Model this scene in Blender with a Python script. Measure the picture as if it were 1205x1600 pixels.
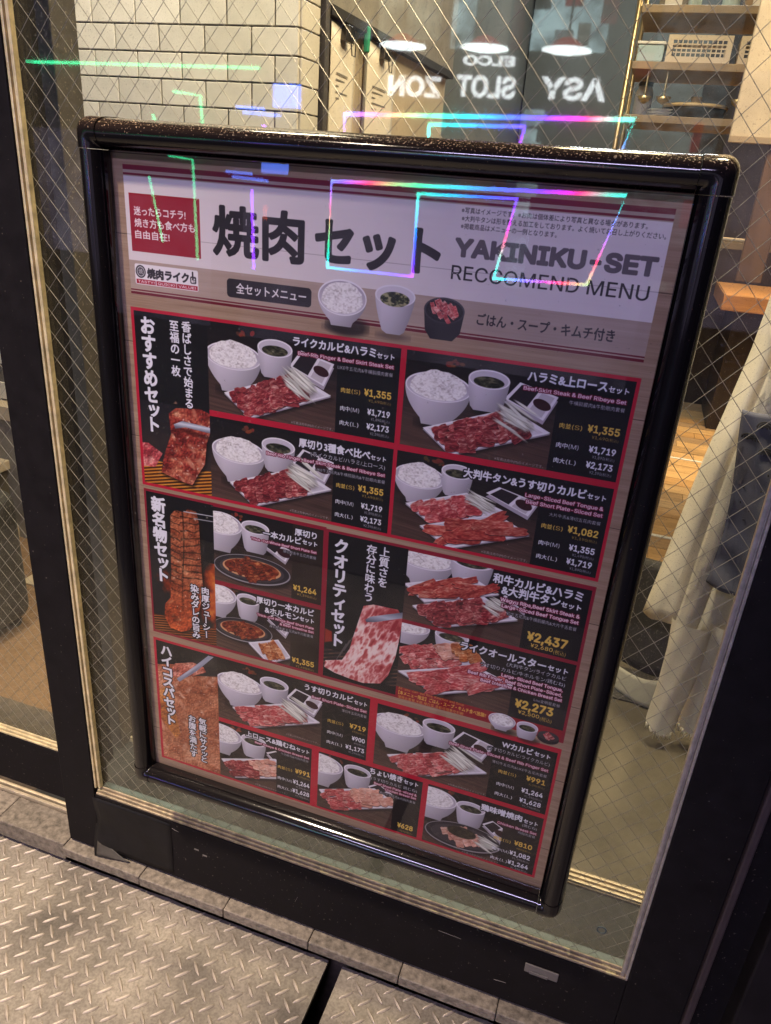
import bpy, bmesh, math, random, os
import numpy as np
from mathutils import Vector, Matrix
random.seed(7)
PI = math.pi
S = bpy.context.scene
COL = S.collection
for _o in list(bpy.data.objects):
    bpy.data.objects.remove(_o)

# ------------------------------------------------------------------ camera, night sky, exposure
cam_d = bpy.data.cameras.new("camera")
cam_d.sensor_fit = 'VERTICAL'; cam_d.sensor_height = 36.0; cam_d.sensor_width = 36.0
cam_d.lens = 1165.78 / 1600 * 36.0
cam_d.clip_start = 0.02; cam_d.clip_end = 500
cam = bpy.data.objects.new("camera", cam_d); COL.objects.link(cam)
_p, _y, _r = -0.42647688, -0.29941392, 0.07603010
_fw = Vector((math.sin(_y) * math.cos(_p), math.cos(_y) * math.cos(_p), math.sin(_p)))
_rt = Vector((math.cos(_y), -math.sin(_y), 0)); _up = _rt.cross(_fw)
_r2 = math.cos(_r) * _rt + math.sin(_r) * _up; _u2 = -math.sin(_r) * _rt + math.cos(_r) * _up
_m = Matrix((_r2, _u2, -_fw)).transposed().to_4x4()
_m.translation = Vector((0.53105, -0.70756, 1.15404))
cam.matrix_world = _m
S.camera = cam

w = bpy.data.worlds.new("World"); S.world = w; w.use_nodes = True
nt = w.node_tree
sky = nt.nodes.new('ShaderNodeTexSky'); sky.sky_type = 'NISHITA'; sky.sun_disc = False
sky.sun_elevation = math.radians(-3); sky.sun_rotation = math.radians(200)
nt.links.new(sky.outputs[0], nt.nodes['Background'].inputs[0])
nt.nodes['Background'].inputs[1].default_value = 0.05
S.view_settings.view_transform = 'Standard'; S.view_settings.look = 'None'
S.view_settings.exposure = 0.0; S.view_settings.gamma = 1.0
S.render.engine = 'CYCLES'
S.cycles.use_denoising = True
S.cycles.max_bounces = 10; S.cycles.transparent_max_bounces = 24
S.cycles.glossy_bounces = 4; S.cycles.diffuse_bounces = 4
S.cycles.caustics_reflective = False; S.cycles.caustics_refractive = False
S.cycles.sample_clamp_indirect = 6.0

# ------------------------------------------------------------------ helpers
def lin(c):
    return tuple(((x / 12.92) if x <= 0.04045 else ((x + 0.055) / 1.055) ** 2.4) for x in c)

def rgb(r, g, b):
    return lin((r / 255, g / 255, b / 255))

def new_mat(name):
    m = bpy.data.materials.new(name); m.use_nodes = True
    return m, m.node_tree, m.node_tree.nodes['Principled BSDF']

def mat(name, col, rough=0.5, metal=0.0, spec=0.5, var=0.0, scale=30.0, bump=0.0, speck=None, coord='Object', coat=0.0, bscale=None, stretch=None):
    """plain surface with colour variation, optional light specks of dust and fine relief"""
    m, t, b = new_mat(name)
    b.inputs['Base Color'].default_value = (*col, 1); b.inputs['Roughness'].default_value = rough
    b.inputs['Metallic'].default_value = metal; b.inputs['Specular IOR Level'].default_value = spec
    b.inputs['Coat Weight'].default_value = coat
    tc = t.nodes.new('ShaderNodeTexCoord'); src = tc.outputs[coord]
    if stretch:
        mp = t.nodes.new('ShaderNodeMapping'); mp.inputs['Scale'].default_value = stretch
        t.links.new(src, mp.inputs[0]); src = mp.outputs[0]
    out = None
    if var > 0:
        n = t.nodes.new('ShaderNodeTexNoise'); n.inputs['Scale'].default_value = scale; n.inputs['Detail'].default_value = 6
        n.inputs['Roughness'].default_value = 0.65
        t.links.new(src, n.inputs['Vector'])
        r = t.nodes.new('ShaderNodeValToRGB')
        r.color_ramp.elements[0].position = 0.3; r.color_ramp.elements[1].position = 0.7
        r.color_ramp.elements[0].color = (*[c * (1 - var) for c in col], 1)
        r.color_ramp.elements[1].color = (*[min(1, c * (1 + var)) for c in col], 1)
        t.links.new(n.outputs['Fac'], r.inputs[0]); out = r.outputs[0]
        mr = t.nodes.new('ShaderNodeMapRange'); mr.inputs[3].default_value = max(0, rough - 0.12); mr.inputs[4].default_value = min(1, rough + 0.12)
        t.links.new(n.outputs['Fac'], mr.inputs[0]); t.links.new(mr.outputs[0], b.inputs['Roughness'])
    if speck:
        sc, thr, scol = speck
        v = t.nodes.new('ShaderNodeTexNoise'); v.inputs['Scale'].default_value = sc; v.inputs['Detail'].default_value = 2
        t.links.new(tc.outputs[coord], v.inputs['Vector'])
        mr = t.nodes.new('ShaderNodeMapRange'); mr.inputs[1].default_value = thr; mr.inputs[2].default_value = thr + 0.05
        t.links.new(v.outputs['Fac'], mr.inputs[0])
        mx = t.nodes.new('ShaderNodeMix'); mx.data_type = 'RGBA'
        t.links.new(mr.outputs[0], mx.inputs[0])
        if out: t.links.new(out, mx.inputs[6])
        else: mx.inputs[6].default_value = (*col, 1)
        mx.inputs[7].default_value = (*scol, 1); out = mx.outputs[2]
    if out: t.links.new(out, b.inputs['Base Color'])
    if bump > 0:
        n2 = t.nodes.new('ShaderNodeTexNoise'); n2.inputs['Scale'].default_value = bscale or scale * 4; n2.inputs['Detail'].default_value = 5
        t.links.new(src, n2.inputs['Vector'])
        bp = t.nodes.new('ShaderNodeBump'); bp.inputs['Strength'].default_value = bump; bp.inputs['Distance'].default_value = 0.002
        t.links.new(n2.outputs['Fac'], bp.inputs['Height']); t.links.new(bp.outputs[0], b.inputs['Normal'])
    return m

def emit(name, col, strength):
    m = bpy.data.materials.new(name); m.use_nodes = True; t = m.node_tree
    t.nodes.remove(t.nodes['Principled BSDF'])
    e = t.nodes.new('ShaderNodeEmission'); e.inputs[0].default_value = (*col, 1); e.inputs[1].default_value = strength
    t.links.new(e.outputs[0], t.nodes['Material Output'].inputs[0])
    return m

class MB:
    """collects shapes in world coordinates, then links them as ONE mesh object"""
    def __init__(s): s.v = []; s.f = []
    def add(s, vs, fs):
        k = len(s.v); s.v += [tuple(v) for v in vs]; s.f += [tuple(i + k for i in f) for f in fs]; return s
    def box(s, x0, x1, y0, y1, z0, z1):
        vs = [(x, y, z) for z in (z0, z1) for y in (y0, y1) for x in (x0, x1)]
        return s.add(vs, [(0, 2, 3, 1), (4, 5, 7, 6), (0, 1, 5, 4), (2, 6, 7, 3), (0, 4, 6, 2), (1, 3, 7, 5)])
    def prism(s, pts, fn, h0, h1):
        """polygon pts (a,b) pushed from h0 to h1; fn(a,b,h) -> point"""
        n = len(pts); vs = [fn(a, b, h0) for a, b in pts] + [fn(a, b, h1) for a, b in pts]
        fs = [tuple(range(n - 1, -1, -1)), tuple(range(n, 2 * n))] + [(i, (i + 1) % n, n + (i + 1) % n, n + i) for i in range(n)]
        return s.add(vs, fs)
    def tube(s, path, r, n=8, closed=False):
        P = [Vector(p) for p in path]; m = len(P); rings = []
        for i, p in enumerate(P):
            a = P[i - 1] if (i > 0 or closed) else p; b = P[(i + 1) % m] if (i < m - 1 or closed) else p
            d = (b - a).normalized(); u = d.cross(Vector((0.13, 0.21, 0.97)))
            if u.length < 1e-3: u = d.cross(Vector((1, 0, 0)))
            u.normalize(); q = d.cross(u)
            rr = r[i] if isinstance(r, (list, tuple)) else r
            rings.append([p + rr * (math.cos(2 * PI * k / n) * u + math.sin(2 * PI * k / n) * q) for k in range(n)])
        vs = [v for R in rings for v in R]; fs = []
        for i in range(m if closed else m - 1):
            j = (i + 1) % m
            fs += [(i * n + k, i * n + (k + 1) % n, j * n + (k + 1) % n, j * n + k) for k in range(n)]
        if not closed: fs += [tuple(range(n - 1, -1, -1)), tuple(range((m - 1) * n, m * n))]
        return s.add(vs, fs)
    def lathe(s, prof, c, n=24):
        vs = []; fs = []; m = len(prof)
        for r, z in prof:
            vs += [(c[0] + r * math.cos(2 * PI * k / n), c[1] + r * math.sin(2 * PI * k / n), c[2] + z) for k in range(n)]
        for i in range(m - 1):
            fs += [(i * n + k, i * n + (k + 1) % n, (i + 1) * n + (k + 1) % n, (i + 1) * n + k) for k in range(n)]
        fs += [tuple(range(n - 1, -1, -1)), tuple(range((m - 1) * n, m * n))]
        return s.add(vs, fs)
    def grid(s, fn, nu, nv):
        vs = [fn(i / nu, j / nv) for j in range(nv + 1) for i in range(nu + 1)]
        fs = [(j * (nu + 1) + i, j * (nu + 1) + i + 1, (j + 1) * (nu + 1) + i + 1, (j + 1) * (nu + 1) + i) for j in range(nv) for i in range(nu)]
        return s.add(vs, fs)
    def build(s, name, m, parent=None, smooth=False, bevel=0.0, seg=2):
        o0 = Vector((0, 0, 0)); p = parent
        while p is not None: o0 += p.location; p = p.parent
        me = bpy.data.meshes.new(name)
        loc = Vector((0, 0, 0))
        if parent is None and s.v:
            A = np.array(s.v); loc = Vector(((A[:, 0].min() + A[:, 0].max()) / 2, (A[:, 1].min() + A[:, 1].max()) / 2, A[:, 2].min()))
        off = o0 + loc
        me.from_pydata([(v[0] - off.x, v[1] - off.y, v[2] - off.z) for v in s.v], [], s.f)
        bm = bmesh.new(); bm.from_mesh(me); bmesh.ops.recalc_face_normals(bm, faces=bm.faces); bm.to_mesh(me); bm.free()
        if smooth:
            for pl in me.polygons: pl.use_smooth = True
        o = bpy.data.objects.new(name, me); COL.objects.link(o); o.location = loc
        if m: me.materials.append(m)
        if parent: o.parent = parent
        if bevel > 0:
            b = o.modifiers.new('edge', 'BEVEL'); b.width = bevel; b.segments = seg; b.limit_method = 'ANGLE'; b.harden_normals = False
        return o

def thing(name, loc, label, cat, group=None):
    o = bpy.data.objects.new(name, None); COL.objects.link(o); o.location = loc; o.empty_display_size = 0.05
    o['label'] = label; o['category'] = cat; o['kind'] = 'thing'
    if group: o['group'] = group
    return o

def tag(o, label, cat, group=None):
    o['label'] = label; o['category'] = cat; o['kind'] = 'thing'
    if group: o['group'] = group
    return o

def kind(o, k): o['kind'] = k; return o

def area(name, loc, target, sx, sy, power, col, spread=180):
    l = bpy.data.lights.new(name, 'AREA'); l.shape = 'RECTANGLE'; l.size = sx; l.size_y = sy; l.energy = power; l.color = col
    l.spread = math.radians(spread)
    o = bpy.data.objects.new(name, l); COL.objects.link(o); o.location = loc
    o.rotation_euler = (Vector(target) - Vector(loc)).to_track_quat('-Z', 'Y').to_euler()
    return o

# ------------------------------------------------------------------ lamps that light the place
WARM = (1.0, 0.70, 0.36); COOL = (0.70, 0.60, 1.0); NEUT = (1.0, 0.82, 0.62)
area("entrance_downlight_glow", (-0.35, -0.85, 2.62), (-0.25, -0.35, 0.0), 0.10, 0.10, 13, NEUT, 55)
area("menu_helper_light", (0.1, -2.6, 2.75), (0.25, 0.0, 0.7), 1.2, 0.10, 34, COOL, 160)  # unseen helper lamp, added to light the menu
area("entry_ceiling_glow", (-0.45, 0.50, 2.40), (-0.65, 0.95, 0.7), 0.3, 0.2, 31, (1.0, 0.84, 0.62), 170)
area("passage_helper_light", (0.35, 1.45, 2.45), (-0.1, 1.35, 0.6), 0.3, 0.3, 20, (1.0, 0.78, 0.48), 170)  # lamp added to brighten the side wall and its sheets
area("aisle_ceiling_glow", (0.85, 0.62, 2.45), (0.85, 0.9, 0.0), 0.35, 0.25, 52, (1.0, 0.78, 0.50), 170)
area("dining_ceiling_glow", (1.25, 2.75, 2.45), (1.05, 2.75, 0.0), 0.5, 0.5, 38, WARM, 100)
area("kitchen_ceiling_glow", (0.45, 3.2, 2.5), (0.45, 3.0, 0.0), 0.8, 0.1, 24, (0.94, 0.97, 1.0), 170)

# ------------------------------------------------------------------ the print of the menu (millimetres from the first red box corner)
PPM = 3; SS = 3; U0, V0, PW, PH = -25.0, -165.0, 594, 841
CW, CH = PW * PPM, PH * PPM
C = np.zeros((CH, CW, 3), np.float32)
CLIP = [U0, V0, U0 + PW, V0 + PH]
_rs = np.random.RandomState(3); _tab = _rs.rand(256, 256).astype(np.float32)

def noise(U, V, sx, sy=None, seed=0):
    sy = sy or sx
    x = U / sx + 37.13 * seed + 500; y = V / sy + 91.7 * seed + 500
    xi = np.floor(x).astype(int); yi = np.floor(y).astype(int); fx = x - xi; fy = y - yi
    fx = fx * fx * (3 - 2 * fx); fy = fy * fy * (3 - 2 * fy)
    a = _tab[yi & 255, xi & 255]; b = _tab[yi & 255, (xi + 1) & 255]; c = _tab[(yi + 1) & 255, xi & 255]; d = _tab[(yi + 1) & 255, (xi + 1) & 255]
    return (a * (1 - fx) + b * fx) * (1 - fy) + (c * (1 - fx) + d * fx) * fy

def fbm(U, V, sx, sy=None, seed=0, o=4):
    sy = sy or sx; t = 0; a = 0.5; n = 0
    for k in range(o):
        t = t + a * noise(U, V, sx / 2 ** k, sy / 2 ** k, seed + k * 7); n += a; a *= 0.6
    return t / n

def ramp(t, stops):
    t = np.clip(t, 0, 1); xs = [s[0] for s in stops]
    return np.stack([np.interp(t, xs, [s[1][k] / 255 for s in stops]) for k in range(3)], -1).astype(np.float32)

def c8(*c): return np.array(c, np.float32) / 255

def win(u0, v0, u1, v1):
    u0 = max(u0, CLIP[0]); v0 = max(v0, CLIP[1]); u1 = min(u1, CLIP[2]); v1 = min(v1, CLIP[3])
    i0 = int(round((u0 - U0) * PPM)); i1 = int(round((u1 - U0) * PPM)); j0 = int(round((v0 - V0) * PPM)); j1 = int(round((v1 - V0) * PPM))
    i0 = max(i0, 0); j0 = max(j0, 0); i1 = min(i1, CW); j1 = min(j1, CH)
    if i1 <= i0 or j1 <= j0: return None
    V, U = np.mgrid[j0:j1, i0:i1].astype(np.float32)
    return (slice(j0, j1), slice(i0, i1)), (U + 0.5) / PPM + U0, (V + 0.5) / PPM + V0

def lay(sl, m, col):
    m = m[..., None]; C[sl] = C[sl] * (1 - m) + col * m

def rect(u0, v0, u1, v1, col, a=1.0, fn=None):
    q = win(u0, v0, u1, v1)
    if q is None: return
    sl, U, V = q
    lay(sl, np.full(U.shape, a, np.float32), fn(U, V) if fn else col)

def rrect(u0, v0, u1, v1, r, col):
    q = win(u0 - 1, v0 - 1, u1 + 1, v1 + 1); sl, U, V = q
    dx = np.abs(U - (u0 + u1) / 2) - ((u1 - u0) / 2 - r); dy = np.abs(V - (v0 + v1) / 2) - ((v1 - v0) / 2 - r)
    d = np.hypot(np.maximum(dx, 0), np.maximum(dy, 0)) + np.minimum(np.maximum(dx, dy), 0) - r
    lay(sl, np.clip(0.5 - d * PPM, 0, 1), col)

def ell(cx, cy, rx, ry, col, rot=0.0, fn=None, soft=1.0, a=1.0):
    R = max(rx, ry) + 1; q = win(cx - R, cy - R, cx + R, cy + R)
    if q is None: return
    sl, U, V = q; c, s = math.cos(rot), math.sin(rot); x = (U - cx) * c + (V - cy) * s; y = -(U - cx) * s + (V - cy) * c
    d = (np.sqrt((x / rx) ** 2 + (y / ry) ** 2) - 1) * min(rx, ry)
    lay(sl, a * np.clip(0.5 - d * PPM / soft, 0, 1), fn(U, V) if fn else col)

def poly(pts, col, fn=None, soft=1.0, a=1.0, ret=False):
    P = np.array(pts, np.float32); q = win(P[:, 0].min() - 1, P[:, 1].min() - 1, P[:, 0].max() + 1, P[:, 1].max() + 1)
    if q is None: return None
    sl, U, V = q; ins = np.zeros(U.shape, bool); d = np.full(U.shape, 1e9, np.float32); n = len(P)
    for i in range(n):
        (x0, y0), (x1, y1) = P[i], P[(i + 1) % n]
        if y0 != y1: ins ^= ((y0 > V) != (y1 > V)) & (U < (x1 - x0) * (V - y0) / (y1 - y0) + x0)
        ex, ey = x1 - x0, y1 - y0; t = np.clip(((U - x0) * ex + (V - y0) * ey) / (ex * ex + ey * ey + 1e-9), 0, 1)
        d = np.minimum(d, (U - x0 - t * ex) ** 2 + (V - y0 - t * ey) ** 2)
    d = np.sqrt(d) * np.where(ins, -1, 1); m = np.clip(0.5 - d * PPM / soft, 0, 1) * a
    if ret: return sl, U, V, m, -d
    lay(sl, m, fn(U, V) if fn else col)

# --- lettering: outlines of the typeface turned into coverage, thickened, laid into the print
def _font(fn):
    try: return bpy.data.fonts.load(os.path.join(bpy.utils.system_resource('DATAFILES'), 'fonts', fn))
    except Exception: return None
F_LAT = _font('Inter.woff2'); F_CJK = None   # the built-in face carries Japanese
JOBS = []; OUT = {}
def outline(text, lat): return OUT[(text, lat)].copy()
def set_type():
    """outlines of every line of print, one pass per typeface, scaled so that capitals / kanji are 1 high"""
    for lat, f, ref in ((True, F_LAT, 'H'), (False, F_CJK, '国')):
        words = [ref] + sorted({j[1] for j in JOBS if j[0] == lat})
        cv = bpy.data.curves.new('lettering', 'FONT'); cv.fill_mode = 'NONE'; cv.resolution_u = 4; cv.space_line = 4
        if f: cv.font = f
        cv.body = "\n".join(words); o = bpy.data.objects.new('lettering', cv); COL.objects.link(o)
        ev = o.evaluated_get(bpy.context.evaluated_depsgraph_get()); me = ev.to_mesh(); n = len(me.vertices)
        co = np.empty(n * 3, np.float32); me.vertices.foreach_get('co', co); co = co.reshape(-1, 3)[:, :2]
        e = np.empty(len(me.edges) * 2, np.int32); me.edges.foreach_get('vertices', e); ev.to_mesh_clear()
        seg = co[e.reshape(-1, 2)]; mid = seg[..., 1].mean(1); ln = np.floor(-(mid - 2.4) / 4 ).astype(int)
        for i, t in enumerate(words):
            q = seg[ln == i].copy()
            if len(q): q[..., 1] += 4 * i
            if i == 0: y0, hh = (0.0 if lat else q[..., 1].min()), q[..., 1].max() - q[..., 1].min(); c0 = (q[..., 0].min() + q[..., 0].max()) / 2
            q[..., 1] -= y0; q /= hh
            OUT[(t, lat)] = q
        OUT['cx'] = c0 / hh
        bpy.data.objects.remove(o)

def dil(m, R):
    if R < 0.5: return m
    out = np.zeros_like(m); h, w_ = m.shape; K = int(R)
    cs = np.concatenate([np.zeros((h, 1), np.int32), np.cumsum(m, 1, dtype=np.int32)], 1)
    xs = np.arange(w_)
    for dy in range(-K, K + 1):
        wd = int(math.sqrt(max(R * R - dy * dy, 0))); a = np.clip(xs - wd, 0, w_); b = np.clip(xs + wd + 1, 0, w_)
        hd = (cs[:, b] - cs[:, a]) > 0
        if dy >= 0: out[dy:] |= hd[:h - dy]
        else: out[:dy] |= hd[-dy:]
    return out

def ink(seg, col, b=0.0, oc=None, ow=0.0, a=1.0):
    """seg: outline edges in print millimetres"""
    if len(seg) == 0: return
    pad = b + ow + 1.0; G = PPM * SS
    u0 = seg[..., 0].min() - pad; u1 = seg[..., 0].max() + pad; v0 = seg[..., 1].min() - pad; v1 = seg[..., 1].max() + pad
    i0 = math.floor((u0 - U0) * PPM); i1 = math.ceil((u1 - U0) * PPM); j0 = math.floor((v0 - V0) * PPM); j1 = math.ceil((v1 - V0) * PPM)
    w_, h = (i1 - i0) * SS, (j1 - j0) * SS
    X = (seg[..., 0] - U0) * G - i0 * SS; Y = (seg[..., 1] - V0) * G - j0 * SS
    x0, x1, y0, y1 = X[:, 0], X[:, 1], Y[:, 0], Y[:, 1]
    sw = y0 > y1; x0, x1 = np.where(sw, x1, x0), np.where(sw, x0, x1); y0, y1 = np.where(sw, y1, y0), np.where(sw, y0, y1)
    r0 = np.ceil(y0 - 0.5).astype(int); r1 = np.ceil(y1 - 0.5).astype(int); n = np.maximum(r1 - r0, 0)
    idx = np.repeat(np.arange(len(n)), n)
    if len(idx) == 0: return
    rows = np.arange(len(idx)) - np.repeat(np.cumsum(n) - n, n) + r0[idx]
    xc = x0[idx] + (rows + 0.5 - y0[idx]) * (x1[idx] - x0[idx]) / np.maximum(y1[idx] - y0[idx], 1e-6)
    buf = np.zeros((h, w_ + 1), np.int32); np.add.at(buf, (np.clip(rows, 0, h - 1), np.clip(np.ceil(xc - 0.5).astype(int), 0, w_)), 1)
    M = (np.cumsum(buf, 1)[:, :w_] & 1).astype(bool)
    if b > 0: M = dil(M, b * G)
    L = [(M, col)]
    if oc is not None: L.insert(0, (dil(M, ow * G), oc))
    ci0, ci1, cj0, cj1 = max(i0, 0), min(i1, CW), max(j0, 0), min(j1, CH)
    for mm, cc in L:
        cov = mm.reshape(j1 - j0, SS, i1 - i0, SS).mean((1, 3)).astype(np.float32) * a
        lay((slice(cj0, cj1), slice(ci0, ci1)), cov[cj0 - j0:cj1 - j0, ci0 - i0:ci1 - i0], cc)

WHT = c8(225, 225, 238); YEL = c8(222, 184, 82); BLK = c8(22, 20, 26); MAR = c8(104, 18, 44); INK = c8(44, 40, 46)
def T(*a, **k): JOBS.append((k.get('lat', False), a[0], 'T', a, k))
def VT(*a, **k):
    for ch in a[0]: JOBS.append((False, ch, '', None, None))
    JOBS.append((False, a[0][0], 'V', a, k))
def flush():
    set_type()
    for lat, t, kd, a, k in JOBS:
        if kd == 'T': _T(*a, **k)
        elif kd == 'V': _VT(*a, **k)
def _T(text, u0, u1, v, h, col=WHT, b=0.0, oc=None, ow=0.0, lat=False, a=1.0):
    s = outline(text, lat)
    if len(s) == 0: return
    x0, x1 = s[..., 0].min(), s[..., 0].max(); b = b * h; h -= 2 * b
    s[..., 0] = (s[..., 0] - x0) / (x1 - x0) * (u1 - u0 - 2 * b) + u0 + b
    s[..., 1] = v - b - s[..., 1] * h
    ink(s, col, b, oc, ow, a)

def _VT(text, uc, v0, v1, size, col=WHT, b=0.05, oc=None, ow=0.0):
    """vertical line of Japanese, centred on uc from v0 to v1"""
    small = set("っッゃゅょャュョァィゥェォ"); wts = [0.8 if ch in small else 1.0 for ch in text]; st = (v1 - v0) / sum(wts); v = v0
    for ch, wt in zip(text, wts):
        s = outline(ch, False)
        if len(s):
            s[..., 0] -= OUT['cx']; s[..., 1] -= 0.5
            if ch == 'ー': s = np.stack([-s[..., 1], s[..., 0]], -1)
            sx = size * .88; sy = min(sx * 1.06, st * .92)
            s[..., 0] = uc + s[..., 0] * sx + (0.10 * size if ch in small else 0)
            s[..., 1] = v + st * wt / 2 - s[..., 1] * sy - (0.06 * size if ch in small else 0)
            ink(s, col, b * size, oc, ow)
        v += st * wt

# --- the paper: printed timber boards, header, red boxes
def timber(U, V):
    g = fbm(U, V, 160, 5, 1) * 0.55 + fbm(U, V, 60, 1.3, 5, 3) * 0.45
    return ramp(g, [(0.2, (138, 112, 92)), (0.5, (155, 129, 108)), (0.8, (171, 146, 125))])
rect(U0, V0, U0 + PW, V0 + PH, None, fn=timber)
for k, vs in enumerate([-154, -76, 38, 150, 262, 372, 480, 590]):
    rect(U0, vs, U0 + PW, vs + 0.9, c8(70, 52, 42), a=0.75); rect(U0, vs + 0.9, U0 + PW, vs + 1.6, c8(190, 160, 135), a=0.35)
rect(2.4, -143, 543.8, -14, c8(188, 176, 180), a=0.45)
rect(2.4, -143, 543.8, -138.4, c8(112, 26, 48)); rect(2.4, -135.4, 543.8, -133.2, c8(112, 26, 48))
rect(2.4, -132.3, 543.8, -49.6, c8(226, 218, 226))
rect(2.4, -132.3, 543.8, -49.6, None, a=0.10, fn=timber); rect(2.4, -76, 543.8, -75.3, c8(150, 140, 146), a=0.7)
rect(2.4, -19.8, 543.8, -18.2, c8(104, 26, 40)); rect(2.4, -17.0, 543.8, -14.2, c8(104, 26, 40))
rect(7.2, -116.5, 91.4, -59, c8(148, 26, 44))
RW = c8(236, 222, 228)
T("迷ったらコチラ!", 12.2, 74.8, -95, 8.8, RW, .035); T("焼き方も食べ方も", 12.2, 85.2, -83.4, 8.6, RW, .035); T("自由自在!", 12.2, 54.6, -72, 8.4, RW, .035)
T("焼肉", 105.5, 208.5, -64.2, 47, INK, .036); T("セット", 219.2, 347, -66.5, 44, INK, .045)
T("※写真はイメージです。※お肉は個体差により写真と異なる場合があります。", 362.4, 524.2, -125.2, 4.9, INK, .018)
T("※大判牛タンは形を整える加工をしております。よく焼いてお召し上がりください。", 363.2, 540.5, -118.4, 4.9, INK, .018)
T("※掲載商品はメニューの一例となります。", 363.1, 449.9, -111.8, 4.9, INK, .018)
T("YAKINIKU-SET", 359.4, 539, -87.5, 16.8, c8(92, 84, 92), .085, lat=True)
T("RECCOMEND MENU", 358.6, 536.2, -67.4, 12.6, c8(40, 36, 42), .012, lat=True)
# small badge
rrect(9, -46.5, 87, -25.2, 2, c8(228, 222, 230)); rect(10.3, -30.6, 85.9, -26, c8(160, 26, 48))
for q in (34.5, 60): rect(q, -30.6, q + .8, -26, c8(228, 222, 230))
ell(16.2, -38.6, 6.3, 6.6, c8(40, 38, 44)); ell(16.2, -38.6, 4.9, 5.2, c8(220, 214, 222)); ell(16.2, -38.6, 4.2, 4.4, c8(70, 66, 74))
T("焼", 13.4, 19, -36, 5.4, c8(230, 226, 232), .02)
T("焼肉ライク", 24, 76, -32.2, 10.5, INK, .055)
rrect(77.4, -40, 84.6, -32.6, 1.6, INK); rrect(78.6, -38.8, 83.4, -33.6, 1, c8(228, 222, 230)); rrect(79.6, -45, 81.4, -36, .8, INK)
for q in (34.6, 36.3, 38): rect(80.2, -q - .3, 84, -q + .3, INK)
T("TASTY!", 12, 33, -26.8, 2.9, c8(236, 226, 232), .05, lat=True); T("QUICK!", 37, 58.5, -26.8, 2.9, c8(236, 226, 232), .05, lat=True); T("VALUE!", 62.5, 84, -26.8, 2.9, c8(236, 226, 232), .05, lat=True)
rrect(121.2, -43, 217.3, -24.2, 4, c8(48, 44, 50)); T("全セットメニュー", 131.7, 211.6, -28.6, 10.4, c8(226, 220, 228), .03)
T("ごはん・スープ・キムチ付き", 387.9, 514.7, -28.4, 10.9, INK, .022)

RED = c8(180, 27, 53); RED2 = c8(136, 26, 46); INNER = c8(18, 17, 22)
def red(u0, v0, u1, v1, c=RED): rect(u0, v0, u1, v1, c)
red(0, 0, 545, 212.2); red(0, 434, 545, 643.4)
red(1, 217, 243.6, 424.6, RED2); red(243.6, 218.6, 545, 425, RED2)
def table(U, V, v0, v1, s=0):
    t = np.clip((V - v0) / (v1 - v0), 0, 1); g = fbm(U + V * .25, V - U * .1, 55, 2.2, 11 + s, 3)
    base = ramp(t, [(0, (20, 18, 21)), (.35, (34, 27, 28)), (.7, (68, 50, 45)), (1, (80, 59, 53))])
    return base * (0.72 + 0.56 * g)[..., None]
PANELS = {  # photo window u0,v0,u1,v1 and the lettering box's left edge, right edge
 1: (96, 3.6, 248.8, 102.8, 316), 2: (322, 3.6, 474.6, 102.8, 541.6), 3: (96, 109.6, 249, 208.8, 316), 4: (320.5, 109.6, 474, 208.8, 541.6),
 5: (97, 221.6, 201.5, 321.6, 240.3), 6: (97, 328, 201.5, 421, 240.3), 7: (342, 223.6, 478, 312.8, 541.6), 8: (342, 317.4, 478, 408, 541.6),
 9: (97, 437.6, 248, 536.6, 311), 10: (97, 543.8, 184.6, 640, 235.6), 11: (321, 441, 468.8, 537, 541.6), 12: (246, 544, 352.6, 640, 388.8), 13: (396, 543.8, 496, 640, 541.6)}
VERT = {1: (3.6, 3.6, 96, 208.8), 2: (3.6, 220.4, 97, 421.4), 3: (246.8, 222, 342, 421.4), 4: (3.6, 437.6, 97, 640)}
for q in VERT.values(): rect(*q, c8(18, 17, 21))
for k, (a, b_, c_, d_, e) in PANELS.items():
    rect(c_, b_, e, d_, c8(18, 17, 21)); rect(a, b_, c_, d_, None, fn=lambda U, V: table(U, V, b_, d_, k))
    if k in (5, 6): rect(c_, b_, e, d_, c8(58, 42, 34), a=.55)
    if k in (10, 12, 13): rect(c_, b_, e, d_, c8(48, 38, 36), a=.5)
rect(342, 408, 541.6, 425, c8(140, 26, 40)); rect(478, 380, 541.6, 408, c8(34, 31, 34))

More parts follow.
